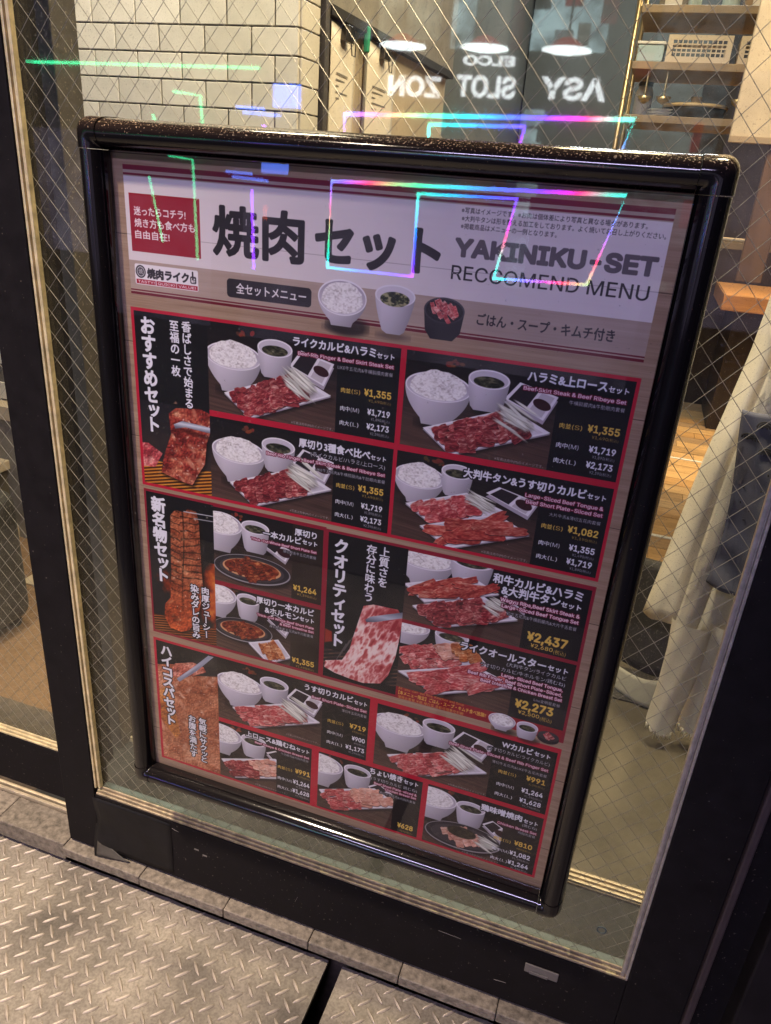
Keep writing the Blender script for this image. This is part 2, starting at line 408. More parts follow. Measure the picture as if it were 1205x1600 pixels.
# --- what is on the plates
def china(U, V, cx, rx, v0, v1, tint=(1, 1, 1)):
    x = (U - cx) / rx; t = np.clip((V - v0) / (v1 - v0), 0, 1)
    L = 0.86 - 0.26 * np.clip(x * .6 + .4, 0, 1) ** 2 - 0.20 * t - 0.22 * np.clip(-x - .55, 0, 1)
    return np.stack([L * 1.0 * tint[0], L * .965 * tint[1], L * 1.04 * tint[2]], -1)
def ricefn(s):
    def f(U, V):
        n = fbm(U, V, 4.2, 2.6, 20 + s, 3); n2 = noise(U, V, 1.6, 1.2, 31 + s)
        return ramp(n * .55 + n2 * .45, [(.15, (168, 160, 162)), (.36, (214, 209, 212)), (.56, (236, 233, 236)), (1, (250, 249, 250))])
    return f
def bowl(cx, cy, rx, ry, h, s=0, rise=1.0):
    pts = [(cx - rx, cy)]
    for t in np.linspace(0, 1, 14):
        pts.append((cx - rx * (1 - .52 * t ** 2.1), cy + h * .84 * t))
    pts += [(cx - rx * .42, cy + h), (cx + rx * .42, cy + h)]
    for t in np.linspace(1, 0, 14):
        pts.append((cx + rx * (1 - .52 * t ** 2.1), cy + h * .84 * t))
    pts.append((cx + rx, cy))
    ell(cx + rx * .25, cy + h * .98, rx * .9, ry * .55, c8(18, 14, 16), soft=14, a=.7)
    poly(pts, None, fn=lambda U, V: china(U, V, cx, rx, cy, cy + h * 1.15))
    ell(cx, cy, rx, ry, c8(232, 228, 238)); ell(cx, cy + .4, rx * .955, ry * .92, None, fn=lambda U, V: ramp((V - cy + ry) / (2 * ry), [(0, (158, 150, 166)), (1, (206, 200, 214))]))
    f = ricefn(s)
    P = []; rr = np.random.RandomState(50 + s)
    for k in range(30):
        a = 2 * PI * k / 30; top = math.sin(a) < 0
        P.append((cx + rx * .86 * math.cos(a) * (.96 + .06 * rr.rand()), cy + ry * .1 + (ry * (.95 + .35 * rise) if top else ry * .80) * math.sin(a) * (.93 + .1 * rr.rand())))
    poly(P, None, fn=f, soft=1.6)
def cup(cx, cy, rx, ry, h, s=0):
    pts = [(cx - rx, cy)] + [(cx - rx * (1 - .27 * t ** 1.6), cy + h * t) for t in np.linspace(0, .88, 10)] + [(cx - rx * .6, cy + h), (cx + rx * .6, cy + h)] + [(cx + rx * (1 - .27 * t ** 1.6), cy + h * t) for t in np.linspace(.88, 0, 10)] + [(cx + rx, cy)]
    ell(cx + rx * .3, cy + h * .97, rx, ry * .7, c8(18, 14, 16), soft=10, a=.6)
    poly(pts, None, fn=lambda U, V: china(U, V, cx, rx, cy, cy + h * 1.2)); ell(cx, cy, rx, ry, c8(234, 230, 240)); ell(cx, cy + .3, rx * .92, ry * .88, c8(196, 190, 204))
    ell(cx, cy + ry * .28, rx * .74, ry * .58, None, fn=lambda U, V: ramp(fbm(U, V, 5, 2.2, 60 + s, 3), [(.3, (26, 28, 24)), (.55, (62, 62, 48)), (.72, (96, 94, 74))]))
def quad(pts, col, **k): poly(pts, col, **k)
def lerpq(Q, a, b):
    Q = [np.array(p, float) for p in Q]; t = Q[0] * (1 - a) + Q[1] * a; u = Q[3] * (1 - a) + Q[2] * a
    return t * (1 - b) + u * b
def plate(Q):
    """Q: left, back, right, front corners"""
    poly([(p[0] + 2, p[1] + 4) for p in Q], c8(16, 12, 14), soft=12, a=.65); poly([(p[0], p[1] + 1.6) for p in Q], c8(150, 142, 156)); poly(Q, c8(228, 224, 234))
    poly([lerpq(Q, .05, .06), lerpq(Q, .95, .06), lerpq(Q, .95, .94), lerpq(Q, .05, .94)], None, fn=lambda U, V: ramp(fbm(U, V, 20, 8, 3, 2), [(.2, (190, 184, 196)), (.8, (216, 210, 222))]))
STY = {'beef': [(.18, (74, 20, 28)), (.42, (124, 38, 46)), (.58, (154, 62, 66)), (.72, (186, 112, 108)), (.9, (222, 170, 160))],
       'thin': [(.2, (136, 40, 48)), (.45, (182, 74, 78)), (.62, (206, 120, 116)), (.8, (228, 180, 172))],
       'tongue': [(.2, (120, 34, 36)), (.45, (166, 62, 56)), (.65, (190, 96, 84)), (.85, (216, 150, 130))],
       'chick': [(.2, (176, 110, 96)), (.5, (210, 152, 134)), (.8, (232, 196, 180))],
       'cooked': [(.15, (40, 14, 12)), (.4, (98, 30, 20)), (.6, (140, 58, 34)), (.8, (190, 120, 76)), (.95, (226, 180, 130))],
       'organ': [(.15, (110, 46, 24)), (.45, (176, 96, 54)), (.7, (208, 144, 98)), (.9, (230, 190, 150))]}
def slices(Q, style, s, n=26, a0=.1, a1=.86, b0=.12, b1=.9, long=1.0, size=1.0):
    r = np.random.RandomState(100 + s); Q = [np.array(p, float) for p in Q]; W_ = np.linalg.norm(Q[1] - Q[0]); D_ = np.linalg.norm(Q[3] - Q[0])
    ax = math.atan2(*(Q[2] - Q[3])[::-1]); cells = []
    nb = max(3, int(math.sqrt(n * D_ / W_))); na = max(2, int(n / nb))
    for j in range(nb):
        for i in range(na):
            cells.append((a0 + (a1 - a0) * (i + .5 + r.uniform(-.3, .3)) / na, b0 + (b1 - b0) * (j + .5 + r.uniform(-.25, .25)) / nb))
    for k, (a, b) in enumerate(cells):
        c = lerpq(Q, a, b); rx = size * W_ * .105 * r.uniform(.8, 1.2) * long; ry = size * D_ * .155 * r.uniform(.75, 1.2) / long ** .5; rot = ax + r.uniform(-.3, .3)
        P = []
        for q in range(16):
            t = 2 * PI * q / 16; R = (1 + r.uniform(-.10, .10)) * (1 + .16 * math.cos(4 * t + 3.14)); x, y = rx * R * math.cos(t), ry * R * math.sin(t)
            P.append((c[0] + x * math.cos(rot) - y * math.sin(rot), c[1] + x * math.sin(rot) + y * math.cos(rot)))
        sh = r.uniform(-.10, .10); sd = s * 3 + k; cr, sr = math.cos(rot), math.sin(rot)
        poly([(x + .3, y + .9) for x, y in P], c8(40, 6, 14), soft=3, a=.75)
        q_ = poly(P, None, ret=True)
        if q_ is None: continue
        sl, U, V, m, dd = q_
        X = U * cr + V * sr; Y = -U * sr + V * cr
        t = fbm(X, Y, 7, 2.0, sd, 3) * .7 + noise(X, Y, 2.2, 1.0, sd + 4) * .3 + sh
        t = t + np.clip(.28 - dd * .35, 0, .28) * (.6 if style != 'cooked' else .2)
        col = ramp(t, STY[style]) * (0.86 + .25 * noise(U, V, 9, 9, sd)[..., None]); lay(sl, m, np.clip(col, 0, 1))
def onion(cx, cy, w_, h, rot, s):
    r = np.random.RandomState(s)
    ell(cx, cy + 1.5, w_ * .44, h * .42, c8(90, 84, 80), rot=rot, soft=8, a=.5)
    for k in range(26):
        o = r.normal(0, .26); L = r.uniform(.55, 1.0); a = rot + r.uniform(-.22, .22); x = cx + o * h * -math.sin(rot) + r.uniform(-.1, .1) * w_; y = cy + o * h * math.cos(rot); g = int(r.uniform(192, 240))
        ell(x, y + .8, w_ * .44 * L, h * .055, c8(140, 136, 128), rot=a, soft=3, a=.6); ell(x, y, w_ * .44 * L, h * .05, c8(g, g, g - 8), rot=a, soft=2)
def tray(Q):
    poly([(p[0] + 1, p[1] + 3) for p in Q], c8(16, 12, 14), soft=8, a=.6); poly([(p[0], p[1] + 4) for p in Q], c8(168, 160, 174)); poly(Q, c8(226, 222, 232))
    poly([lerpq(Q, .06, .08), lerpq(Q, .92, .08), lerpq(Q, .92, .52), lerpq(Q, .06, .52)], c8(38, 32, 38)); poly([lerpq(Q, .06, .60), lerpq(Q, .92, .60), lerpq(Q, .92, .93), lerpq(Q, .06, .93)], c8(190, 182, 192))
    c = lerpq(Q, .5, .77); ell(c[0], c[1], 9, 5, c8(52, 26, 32), rot=.3)
def spice(cx, cy, s):
    r = np.random.RandomState(s)
    for k in range(7): ell(cx + r.uniform(-9, 9), cy + r.uniform(-3, 3), r.uniform(1.5, 4), r.uniform(1.2, 2.6), c8(int(r.uniform(70, 130)), int(r.uniform(40, 66)), 38), rot=r.uniform(-1, 1), soft=2)
def clip(k):
    global CLIP
    CLIP = [U0, V0, U0 + PW, V0 + PH] if k is None else list(k)
def disc(cx, cy, rx, ry, style, s, rot=-.06):
    ell(cx + 1, cy + 3, rx * 1.02, ry, c8(14, 10, 12), soft=10, a=.7); ell(cx, cy, rx, ry, c8(148, 144, 154), rot=rot); ell(cx, cy - .5, rx * .97, ry * .93, c8(40, 36, 42), rot=rot); ell(cx, cy, rx * .84, ry * .78, c8(62, 56, 62), rot=rot)
    if style == 'cooked':
        ell(cx, cy - 1, rx * .76, ry * .66, c8(206, 152, 110), rot=rot); ell(cx, cy - 2, rx * .71, ry * .58, None, rot=rot, fn=lambda U, V: ramp(fbm(U, V, 9, 4, s, 4), STY['cooked']))
    slices([(cx - rx * .8, cy), (cx, cy - ry * .8), (cx + rx * .8, cy), (cx, cy + ry * .8)], style, s, 16, size=1.15)

for k, (a, b_, c_, d_, e) in PANELS.items():
    clip((a, b_, c_, d_)); X = lambda *p: [(a + x, b_ + y) for x, y in p]
    if k in (1, 2, 3, 9, 11):
        dx = {1: -4, 2: 0, 3: 1, 9: -2, 11: -6}[k]; dy = {1: 1, 2: 0, 3: 3, 9: 0, 11: -9}[k]; dy2 = {1: -1, 2: 0, 3: -1, 9: -2, 11: -2}[k]
        spice(a + 50 + dx, b_ + 8, k); tray(X((102 + dx, 34 + dy), (115 + dx, 16 + dy), (153 + dx, 25 + dy), (142 + dx, 50 + dy)))
        bowl(a + 35 + dx, b_ + 33 + dy, 34, 15, 40, k, .85); cup(a + 85 + dx, b_ + 18 + dy, 20.5, 9.5, 32, k)
        Q = X((23 + dx, 77 + dy2), (109 + dx, 43 + dy2), (151 + dx, 61 + dy2), (55 + dx, 101 + dy2)); plate(Q)
        st = {1: 'beef', 2: 'beef', 3: 'beef', 9: 'thin', 11: 'thin'}[k]
        slices(Q, st, k, {1: 24, 2: 22, 3: 26, 9: 26, 11: 30}[k], .07, .80, .10, .90, long=1.25 if st == 'thin' else .95, size=1.18)
        c = lerpq(Q, .9, .42); onion(c[0] - 2, c[1] - 3, 44, 24, .5, k)
    elif k == 4:
        spice(a + 40, b_ + 5, k); bowl(a + 26, b_ + 25, 28, 13.5, 31, k); cup(a + 66, b_ + 12, 17, 8, 28, k); tray(X((98, 29), (111, 20), (152, 29), (144, 46)))
        Q = X((13, 58), (78, 33), (122, 46), (43, 76)); plate(Q); slices(Q, 'thin', 4, 16, .08, .8, .1, .9, size=1.3); c = lerpq(Q, .92, .5); onion(c[0], c[1] - 2, 34, 15, .35, 4)
        Q = X((31, 81), (112, 50), (149, 66), (66, 101)); plate(Q); slices(Q, 'tongue', 44, 10, .12, .88, .16, .86, long=1.8, size=1.5)
    elif k == 5:
        spice(a + 30, b_ + 7, k); tray(X((66, 36), (78, 28), (104, 36), (96, 52))); bowl(a + 10, b_ + 20, 29, 15, 38, k, .3); cup(a + 56, b_ + 16, 18.5, 8.5, 34, k); disc(a + 51, b_ + 74, 52, 19.5, 'cooked', 5)
    elif k == 6:
        spice(a + 22, b_ + 4, k); tray(X((72, 30), (82, 22), (106, 32), (98, 50))); bowl(a + 2, b_ + 13, 28, 14, 34, k, .3); cup(a + 46, b_ + 11, 16, 8, 30, k); disc(a + 38, b_ + 58, 42, 17, 'cooked', 6)
        Q = X((46, 74), (88, 58), (106, 80), (74, 98)); plate(Q); slices(Q, 'organ', 6, 14, .25, .8, .2, .8, size=1.3, long=.7)
    elif k == 7:
        bowl(a + 20, b_ + 4, 34, 15, 36, k); cup(a + 72, b_ - 4, 24, 10, 32, k); tray(X((110, 30), (122, 18), (160, 30), (150, 52)))
        Q = X((-2, 42), (74, 15), (106, 29), (24, 60)); plate(Q); slices(Q, 'tongue', 7, 9, .1, .9, .15, .88, long=1.9, size=1.5)
        Q = X((10, 68), (90, 36), (130, 55), (44, 88)); plate(Q); slices(Q, 'beef', 77, 24, .05, .86, .1, .9, size=1.2); c = lerpq(Q, .96, .4); onion(c[0], c[1], 22, 16, .4, 7)
    elif k == 8:
        bowl(a + 8, b_ + 2, 26, 11, 26, k); cup(a + 60, b_ + 2, 20, 8, 24, k)
        Q = X((-4, 36), (80, 6), (106, 30), (22, 58)); plate(Q); slices(Q, 'thin', 8, 22, .02, .6, .05, .95, size=1.25); slices(Q, 'chick', 88, 8, .55, .8, .05, .5, size=1.2); slices(Q, 'organ', 89, 9, .74, .98, .1, .75, size=1.0, long=.6)
        Q = X((0, 68), (92, 34), (142, 48), (50, 87)); plate(Q); slices(Q, 'thin', 83, 9, .1, .86, .14, .9, long=1.9, size=1.5)
    elif k == 10:
        spice(a + 26, b_ + 6, k); tray(X((72, 30), (86, 22), (110, 36), (98, 54))); bowl(a + 2, b_ + 20, 33, 16, 36, k, .3); cup(a + 53, b_ + 16, 19, 9, 31, k)
        Q = X((2, 66), (86, 36), (118, 60), (24, 92)); plate(Q); slices(Q, 'beef', 10, 14, .06, .5, .1, .92, size=1.3); slices(Q, 'chick', 101, 12, .5, .9, .1, .85, size=1.1)
    elif k == 12:
        spice(a + 24, b_ + 5, k); tray(X((70, 34), (84, 24), (110, 38), (100, 54))); bowl(a + 2, b_ + 19, 33, 16, 38, k, .3); cup(a + 55, b_ + 14, 19, 9, 32, k)
        Q = X((2, 65), (80, 34), (118, 52), (25, 93)); plate(Q); slices(Q, 'thin', 12, 14, .05, .5, .1, .92, long=1.4, size=1.3); slices(Q, 'chick', 121, 12, .5, .92, .1, .88, size=1.2)
    elif k == 13:
        spice(a + 24, b_ + 5, k); tray(X((74, 38), (86, 28), (110, 40), (100, 58))); bowl(a + 8, b_ + 19, 31, 16, 36, k, .3); cup(a + 57, b_ + 18, 18.5, 9, 32, k); disc(a + 52, b_ + 70, 50, 22, 'chick', 13)
        ell(a + 50, b_ + 63, 19, 9, None, fn=lambda U, V: ramp(fbm(U, V, 5, 3, 3, 3), [(.2, (24, 20, 18)), (.8, (66, 58, 44))]), soft=3); onion(a + 84, b_ + 68, 30, 20, .35, 13)
clip(None)
# header bowls
ell(252, -8, 22, 5, c8(60, 50, 50), soft=12, a=.5); bowl(250.5, -38, 26, 17.5, 28, 31, .1)
ell(306, -7, 18, 4, c8(60, 50, 50), soft=12, a=.5)
pts = [(285, -46)] + [(285 + 9 * t ** 1.5, -46 + 34 * t) for t in np.linspace(0, 1, 8)] + [(299, -9), (313, -9)] + [(326 - 9 * t ** 1.5, -46 + 34 * t) for t in np.linspace(1, 0, 8)]
poly(pts, None, fn=lambda U, V: china(U, V, 305, 21, -48, 2)); ell(305.5, -46, 20.6, 10.2, c8(226, 222, 234)); ell(305.5, -45.5, 19.2, 9.2, c8(206, 200, 214))
ell(305.5, -42.5, 15, 7, None, fn=lambda U, V: ramp(fbm(U, V, 4, 2.6, 8, 3), [(.3, (24, 30, 22)), (.5, (58, 62, 40)), (.64, (150, 146, 110))]))
poly([(335.5, -38), (338, -18), (344, -10), (366, -10), (373, -18), (375.5, -38)], c8(36, 34, 40)); ell(355.5, -38, 20, 12, c8(60, 58, 66)); ell(355.5, -37.6, 18.4, 10.8, c8(24, 22, 26))
clip((337, -50, 374, -26)); slices([(337, -38), (352, -50), (374, -38), (358, -26)], 'thin', 300, 14, .1, .9, .1, .9, size=1.4, long=.9); clip(None)
# little bowls in the red band
bowl(472.8, 416, 16, 9, 15, 33, .1); cup(502.5, 416, 12.5, 7, 18, 34); ell(527.5, 424, 12.5, 8, c8(34, 30, 34)); ell(527.5, 421, 12, 6.5, c8(60, 54, 58))
clip((517, 415, 538, 427)); slices([(518, 421), (526, 415), (537, 421), (529, 427)], 'thin', 310, 9, .1, .9, .1, .9, size=1.5); clip(None)

# hero pictures beside the vertical headings
clip(VERT[1])
rect(3.6, 105, 96, 209, None, a=.8, fn=lambda U, V: ramp(fbm(U, V, 30, 20, 5) * np.clip((V - 100) / 80, 0, 1.2), [(.1, (33, 31, 36)), (.5, (58, 46, 44)), (1, (84, 62, 50))]))
rect(3.6, 178, 96, 209, None, fn=lambda U, V: ramp(.5 + .5 * np.sin((V + .25 * U) * 1.5) * (.4 + .6 * fbm(U, V, 18, 12, 2)), [(.1, (32, 18, 12)), (.45, (120, 62, 22)), (.75, (196, 122, 44)), (1, (236, 178, 84))]))
def meaty(stops, s, sx=9, sy=6):
    def f(U, V):
        t = fbm(U, V, sx * 1.9, sy * 1.9, s, 5) * .85 + noise(U, V, 2, 2.2, s + 5) * .15; e = fbm(U + .9, V + .9, sx * 1.9, sy * 1.9, s, 5) * .85 + noise(U + .9, V + .9, 2, 2.2, s + 5) * .15
        return np.clip(ramp(t, stops) * (1 + 1.9 * (t - e))[..., None], 0, 1)
    return f
poly([(0, 158), (12, 157), (31, 167), (20, 186), (0, 188)], None, fn=meaty([(.2, (120, 30, 40)), (.5, (176, 74, 80)), (.8, (220, 160, 150))], 3, 6, 5))
M1 = [(42, 116), (52, 108), (67, 106), (84, 104), (97, 108), (97, 128), (91, 145), (88, 170), (79, 184), (70, 200), (62, 199), (56, 198), (38, 194), (28, 191), (31, 176), (35, 164), (44, 140)]
poly([(x + 2, y + 3) for x, y in M1], c8(14, 8, 8), soft=14, a=.7)
poly(M1, None, fn=meaty([(.18, (66, 16, 18)), (.4, (136, 46, 40)), (.55, (168, 82, 64)), (.7, (200, 134, 104)), (.85, (232, 196, 168))], 7))
def fatty(n, box, s, fat, dark, gloss=True, L=(3, 9)):
    r = np.random.RandomState(s)
    for k in range(n):
        x, y = r.uniform(box[0], box[2]), r.uniform(box[1], box[3]); q = r.rand(); a = r.uniform(.2, .6); l = r.uniform(*L); rot = r.uniform(-1.4, 1.4)
        c = fat if q < .5 else dark
        P = [(x + l * math.cos(t) * (1 + r.uniform(-.3, .3)) * math.cos(rot) - l * .38 * math.sin(t) * math.sin(rot), y + l * math.cos(t) * math.sin(rot) + l * .38 * math.sin(t) * (1 + r.uniform(-.4, .4)) * math.cos(rot)) for t in np.linspace(0, 2 * PI, 11)[:-1]]
        poly(P, c8(*c), soft=7, a=a)
        if gloss and q > .3: ell(x + l * .2, y - l * .1, r.uniform(.5, 1.6), r.uniform(.4, .8), c8(246, 226, 214), rot=rot, soft=3, a=r.uniform(.4, .9))
def within(pts, f):
    """paint with f only inside the polygon"""
    q = poly(pts, None, ret=True); sl, U, V, m, d = q; keep = C[sl].copy(); f(); m = m[..., None]; C[sl] = keep * (1 - m) + C[sl] * m
within(M1, lambda: fatty(70, (28, 104, 97, 200), 4, (216, 160, 128), (88, 22, 20)))
poly([(48, 128), (60, 122), (97, 124), (97, 131), (64, 129), (50, 133)], None, fn=lambda U, V: ramp((V - 122) / 9, [(0, (120, 122, 140)), (.4, (206, 210, 226)), (1, (96, 96, 112))]))
poly([(52, 133), (66, 131), (97, 135), (97, 140), (70, 137)], c8(50, 14, 12), soft=8, a=.6)
clip(VERT[2])
rect(3.6, 300, 97, 422, None, a=.95, fn=lambda U, V: ramp(np.clip(fbm(U, V, 26, 34, 9, 5) * 1.25 - .18 + (U - 60) * .006 - np.abs(V - 345) * .004, 0, 1), [(.3, (33, 30, 33)), (.5, (110, 38, 22)), (.66, (184, 78, 34)), (.9, (232, 150, 70))]))
rect(3.6, 396, 97, 422, None, fn=lambda U, V: ramp(.5 + .5 * np.sin((U * .2 + V) * 1.7) * fbm(U, V, 20, 14, 3), [(.2, (26, 14, 12)), (.6, (110, 54, 26)), (.9, (204, 136, 70))]))
R1 = [(37, 246), (44, 238), (58, 238), (62, 232), (74, 234), (77, 250), (78, 300), (80, 345), (70, 385), (57, 408), (44, 414), (28, 412), (20, 396), (22, 377), (31, 365), (34, 330), (35, 294)]
poly([(x + 3, y + 2) for x, y in R1], c8(20, 8, 6), soft=12, a=.7)
def ribs(U, V):
    b = meaty([(.2, (84, 36, 24)), (.45, (146, 74, 48)), (.65, (178, 104, 72)), (.85, (210, 150, 112))], 12, 8, 6)(U, V)
    cut = np.clip(np.abs(((V + .22 * U * np.sign(U - 50) + 7 * fbm(U, V, 16, 12, 4, 3)) / 9.5) % 1 - .5) * 9 - .45, 0, 1) * .5 + .5; seam = np.clip(np.abs(U - 52 - 3 * np.sin(V * .03)) * .7, .55, 1)
    low = np.clip((V - 330) / 70, 0, 1)[..., None]
    return b * (cut + (1 - cut) * np.clip((V - 350) / 20, 0, 1))[..., None] * seam[..., None] * (1 - low) + b * np.array([1.08, .82, .62]) * low
poly(R1, None, fn=ribs)
within(R1, lambda: fatty(46, (24, 240, 80, 412), 14, (206, 150, 112), (86, 36, 24), L=(2, 6)))
poly([(56, 236.6), (97, 234.6), (97, 235.8), (56, 238)], c8(176, 176, 186)); poly([(70, 243), (97, 241.6), (97, 242.8), (70, 244.4)], c8(150, 150, 160))
clip(VERT[3])
rect(246.8, 380, 342, 410, None, a=.85, fn=lambda U, V: ramp(.5 + .5 * np.sin((V + .35 * U) * 1.1) * fbm(U, V, 14, 10, 4), [(.3, (30, 28, 32)), (.7, (70, 56, 52)), (.95, (170, 110, 80))]))
poly([(247, 352), (256, 354), (257, 368), (247, 372)], c8(140, 40, 30), soft=6)
for q in range(3): poly([(262 + 5 * q, 395 - 9 * q), (263.4 + 5 * q, 395 - 9 * q), (276 + 4 * q, 366 - 6 * q), (274.8 + 4 * q, 366 - 6 * q)], c8(84, 78, 80))
M3 = [(294, 308), (306, 303), (336, 302), (343, 312), (341, 340), (338, 367), (331, 396), (322, 411), (300, 417), (284, 416), (262, 413), (248, 408), (249, 398), (271, 391), (280, 372), (283, 356)]
poly([(x + 3, y + 3) for x, y in M3], c8(10, 8, 10), soft=14, a=.8)
poly(M3, None, fn=lambda U, V: ramp(fbm(U + V * .3, V, 26, 34, 15, 5) * .7 + np.abs(fbm(U + V * .4, V, 7, 15, 6, 3) - .5) * 1.5 - (V - 300) * .0006, [(.26, (238, 214, 210)), (.40, (224, 168, 164)), (.54, (190, 92, 94)), (.8, (152, 48, 56))]))
poly([(297, 326), (304, 320), (342, 304), (342, 312), (310, 326), (299, 329)], None, fn=lambda U, V: ramp((V - 304) / 26, [(0, (90, 92, 108)), (.5, (180, 186, 204)), (1, (70, 70, 84))]))
clip(VERT[4])
poly([(3, 478), (30, 470), (97, 455), (98, 642), (0, 646)], None, fn=meaty([(.18, (78, 34, 22)), (.4, (142, 74, 50)), (.6, (178, 112, 82)), (.85, (218, 166, 136))], 21, 22, 17))
fatty(90, (3, 470, 97, 640), 24, (222, 172, 146), (110, 52, 36), L=(3, 10))
poly([(30, 470), (60, 455), (84, 440), (97, 437), (97, 470), (60, 480)], c8(36, 33, 37), soft=4); poly([(20, 492), (32, 468), (60, 458), (76, 461), (80, 468), (50, 486)], None, fn=meaty([(.2, (110, 46, 40)), (.5, (176, 96, 80)), (.8, (220, 166, 150))], 23, 6, 5))
poly([(3, 520), (16, 512), (30, 560), (34, 590), (26, 600), (3, 570)], None, a=.75, soft=6, fn=meaty([(.2, (120, 62, 24)), (.6, (204, 130, 60)), (.9, (238, 190, 120))], 27, 10, 6))
poly([(33, 493), (60, 466), (84, 440), (92, 440), (66, 470), (37, 497)], None, fn=lambda U, V: ramp(noise(U + V, V, 5, 40, 3), [(0, (70, 74, 96)), (1, (200, 204, 224))]))
clip(None)

# --- prices and names
def shead(t, u0, u1, v, h): T(t, u0, u1, v, h, WHT, .045, BLK, 1.3)
def price(R, rows, lab=True, u_lab=None):
    """rows: (size letter or None, price, price with tax, baseline)"""
    for (sz, p, q, v, h, w0) in rows:
        col = YEL if sz in ('S', None) else WHT
        T("¥" + p, w0, R, v, h, col, .055, lat=True)
        if q: T("¥" + q, w0 + (R - w0) * .18, R - 9.4, v + h * .28 + 3.6, 3.1, col, .03, lat=True, a=.95); T("(税込)", R - 9.2, R, v + h * .28 + 3.8, 3.2, col, .0, a=.75)
        if sz and u_lab: T({"S": "肉並", "M": "肉中", "L": "肉大"}[sz], u_lab, u_lab + 11, v + .2, 5.3, col, .03); T("(" + sz + ")", u_lab + 12, u_lab + 21.5, v - .4, 4.4, col, .0, lat=True)
PINK = c8(240, 214, 230)
def eng(t, u0, u1, v, h=3.9): T(t, u0, u1, v, h, PINK, .05, MAR, .9, lat=True)
def chi(t, u0, u1, v, h=4.2): T(t, u0, u1, v, h, c8(198, 196, 206), .01, c8(26, 24, 30), .5)
def note(u0, u1, v): T("※写真は肉中(M)のイメージです。", u0, u1, v, 3.1, c8(186, 180, 186), 0, a=.85)
def setto(u0, u1, v, h=6.4): T("セット", u0, u1, v, h, WHT, .05, BLK, 1.1)
shead("ライクカルビ&ハラミ", 197.7, 289.8, 17, 10); setto(290.7, 309.6, 17); eng("Beef Rib Finger & Beef Skirt Steak Set", 203.7, 309.6, 25.6); chi("LIKE牛五花肉&牛横膈膜肉套餐", 249, 309.2, 34)
P3_ = [('S', '1,355', '1,490', 57.6, 7.8, 279.3), ('M', '1,719', '1,890', 77.2, 6.9, 284), ('L', '2,173', '2,390', 93, 6.9, 284)]
price(309.2, P3_, u_lab=253.6); note(197.3, 246.2, 101.6)
shead("ハラミ&上ロース", 443, 517.5, 17.6, 10.4); setto(518.3, 537.1, 17.2); eng("Beef Skirt Steak & Beef Ribeye Set", 440.8, 536.5, 26.2); chi("牛横膈膜肉&牛肋眼肉套餐", 485.3, 536.6, 34)
sh = lambda rows, du, dv: [(a, b, c, d + dv, e, f + du) for a, b, c, d, e, f in rows]
price(536.4, sh(P3_, 227, 0), u_lab=480); note(422.3, 471.4, 101.4)
shead("厚切り3種食べ比べ", 206.8, 290.7, 126.9, 10.4); setto(291, 308.6, 126.2, 6.2); T("(ライクカルビ/ハラミ/上ロース)", 221.6, 308, 135, 5.6, WHT, .015, BLK, .8)
eng("Beef Rib Finger, Beef Skirt Steak & Beef Ribeye Set", 167.5, 308.6, 143); chi("LIKE牛五花肉&牛横膈膜肉&牛肋眼肉套餐", 227.7, 309.1, 151, 4)
price(308.2, sh(P3_, -.8, 107.6), u_lab=253); note(197.5, 246.1, 207)
shead("大判牛タン&うす切りカルビ", 392.8, 517.4, 126, 10.4); setto(518, 536.3, 124.6); eng("Large-Sliced Beef Tongue &", 458.4, 535.7, 134.6, 4.2); eng("Beef Short Plate-Sliced Set", 460.1, 536.3, 141.6, 4.2); chi("大片牛舌&薄切五花肉套餐", 485, 536, 150.6, 4)
price(536, [('S', '1,082', '1,190', 164.6, 8, 505.5), ('M', '1,355', '1,490', 183.8, 7.2, 510), ('L', '1,719', '1,890', 199.6, 7.2, 510)], u_lab=479.3); note(421.9, 471.2, 207.4)
shead("厚切り", 204.1, 232.2, 236, 9.2); shead("一本カルビ", 163.1, 213.1, 247, 9.6); setto(214.1, 233.2, 245.4, 6.8); eng("Thick-Cut Whole Beef Short Plate Set", 147.5, 232.5, 254.2, 3.4); chi("厚切整条牛五花肉套餐", 189.8, 232.3, 262)
price(234.2, [(None, '1,264', '1,390', 309.4, 8, 203.5)])
shead("厚切り一本カルビ", 154.4, 232.1, 340.4, 9.8); shead("&ホルモン", 166, 212.4, 351.8, 9.6); setto(213.1, 232.5, 350.4, 6.8); eng("Thick-Cut Whole Beef Short Plate", 155.6, 232.3, 358.4, 3.4); eng("& Beef Intestine Set", 186.8, 232.5, 364, 3.4); chi("厚切整条牛五花肉&牛内脏套餐", 172.7, 232.1, 371)
price(234.4, [(None, '1,355', '1,490', 414, 8, 204)])
shead("和牛カルビ&ハラミ", 438.4, 534, 239.8, 12); shead("&大判牛タン", 449.2, 512.5, 252, 12); setto(513.1, 534.4, 251, 7.4); eng("Wagyu Ribs,Beef Skirt Steak &", 449.6, 534.7, 260, 4.6); eng("Large-Sliced Beef Tongue Set", 452, 534.8, 267.4, 4.6); chi("和牛五花肉&牛横膈膜肉&大片牛舌套餐", 458.7, 534, 276, 4.6)
T("¥2,437", 484.1, 528.2, 301.2, 12, YEL, .06, lat=True); T("¥2,680", 489.6, 514, 308.6, 5.2, YEL, .04, lat=True); T("(税込)", 515, 528.2, 310.4, 5.8, YEL, 0)
shead("ライクオールスター", 413, 510.6, 334.4, 11.4); setto(512.2, 534.6, 333, 7.8); T("(大判牛タン/ライクカルビ", 467.7, 534, 341, 5.6, WHT, .012, BLK, .8); T("うす切りカルビ/牛ホルモン/鶏むね)", 438.6, 534.1, 349.4, 5.6, WHT, .012, BLK, .8)
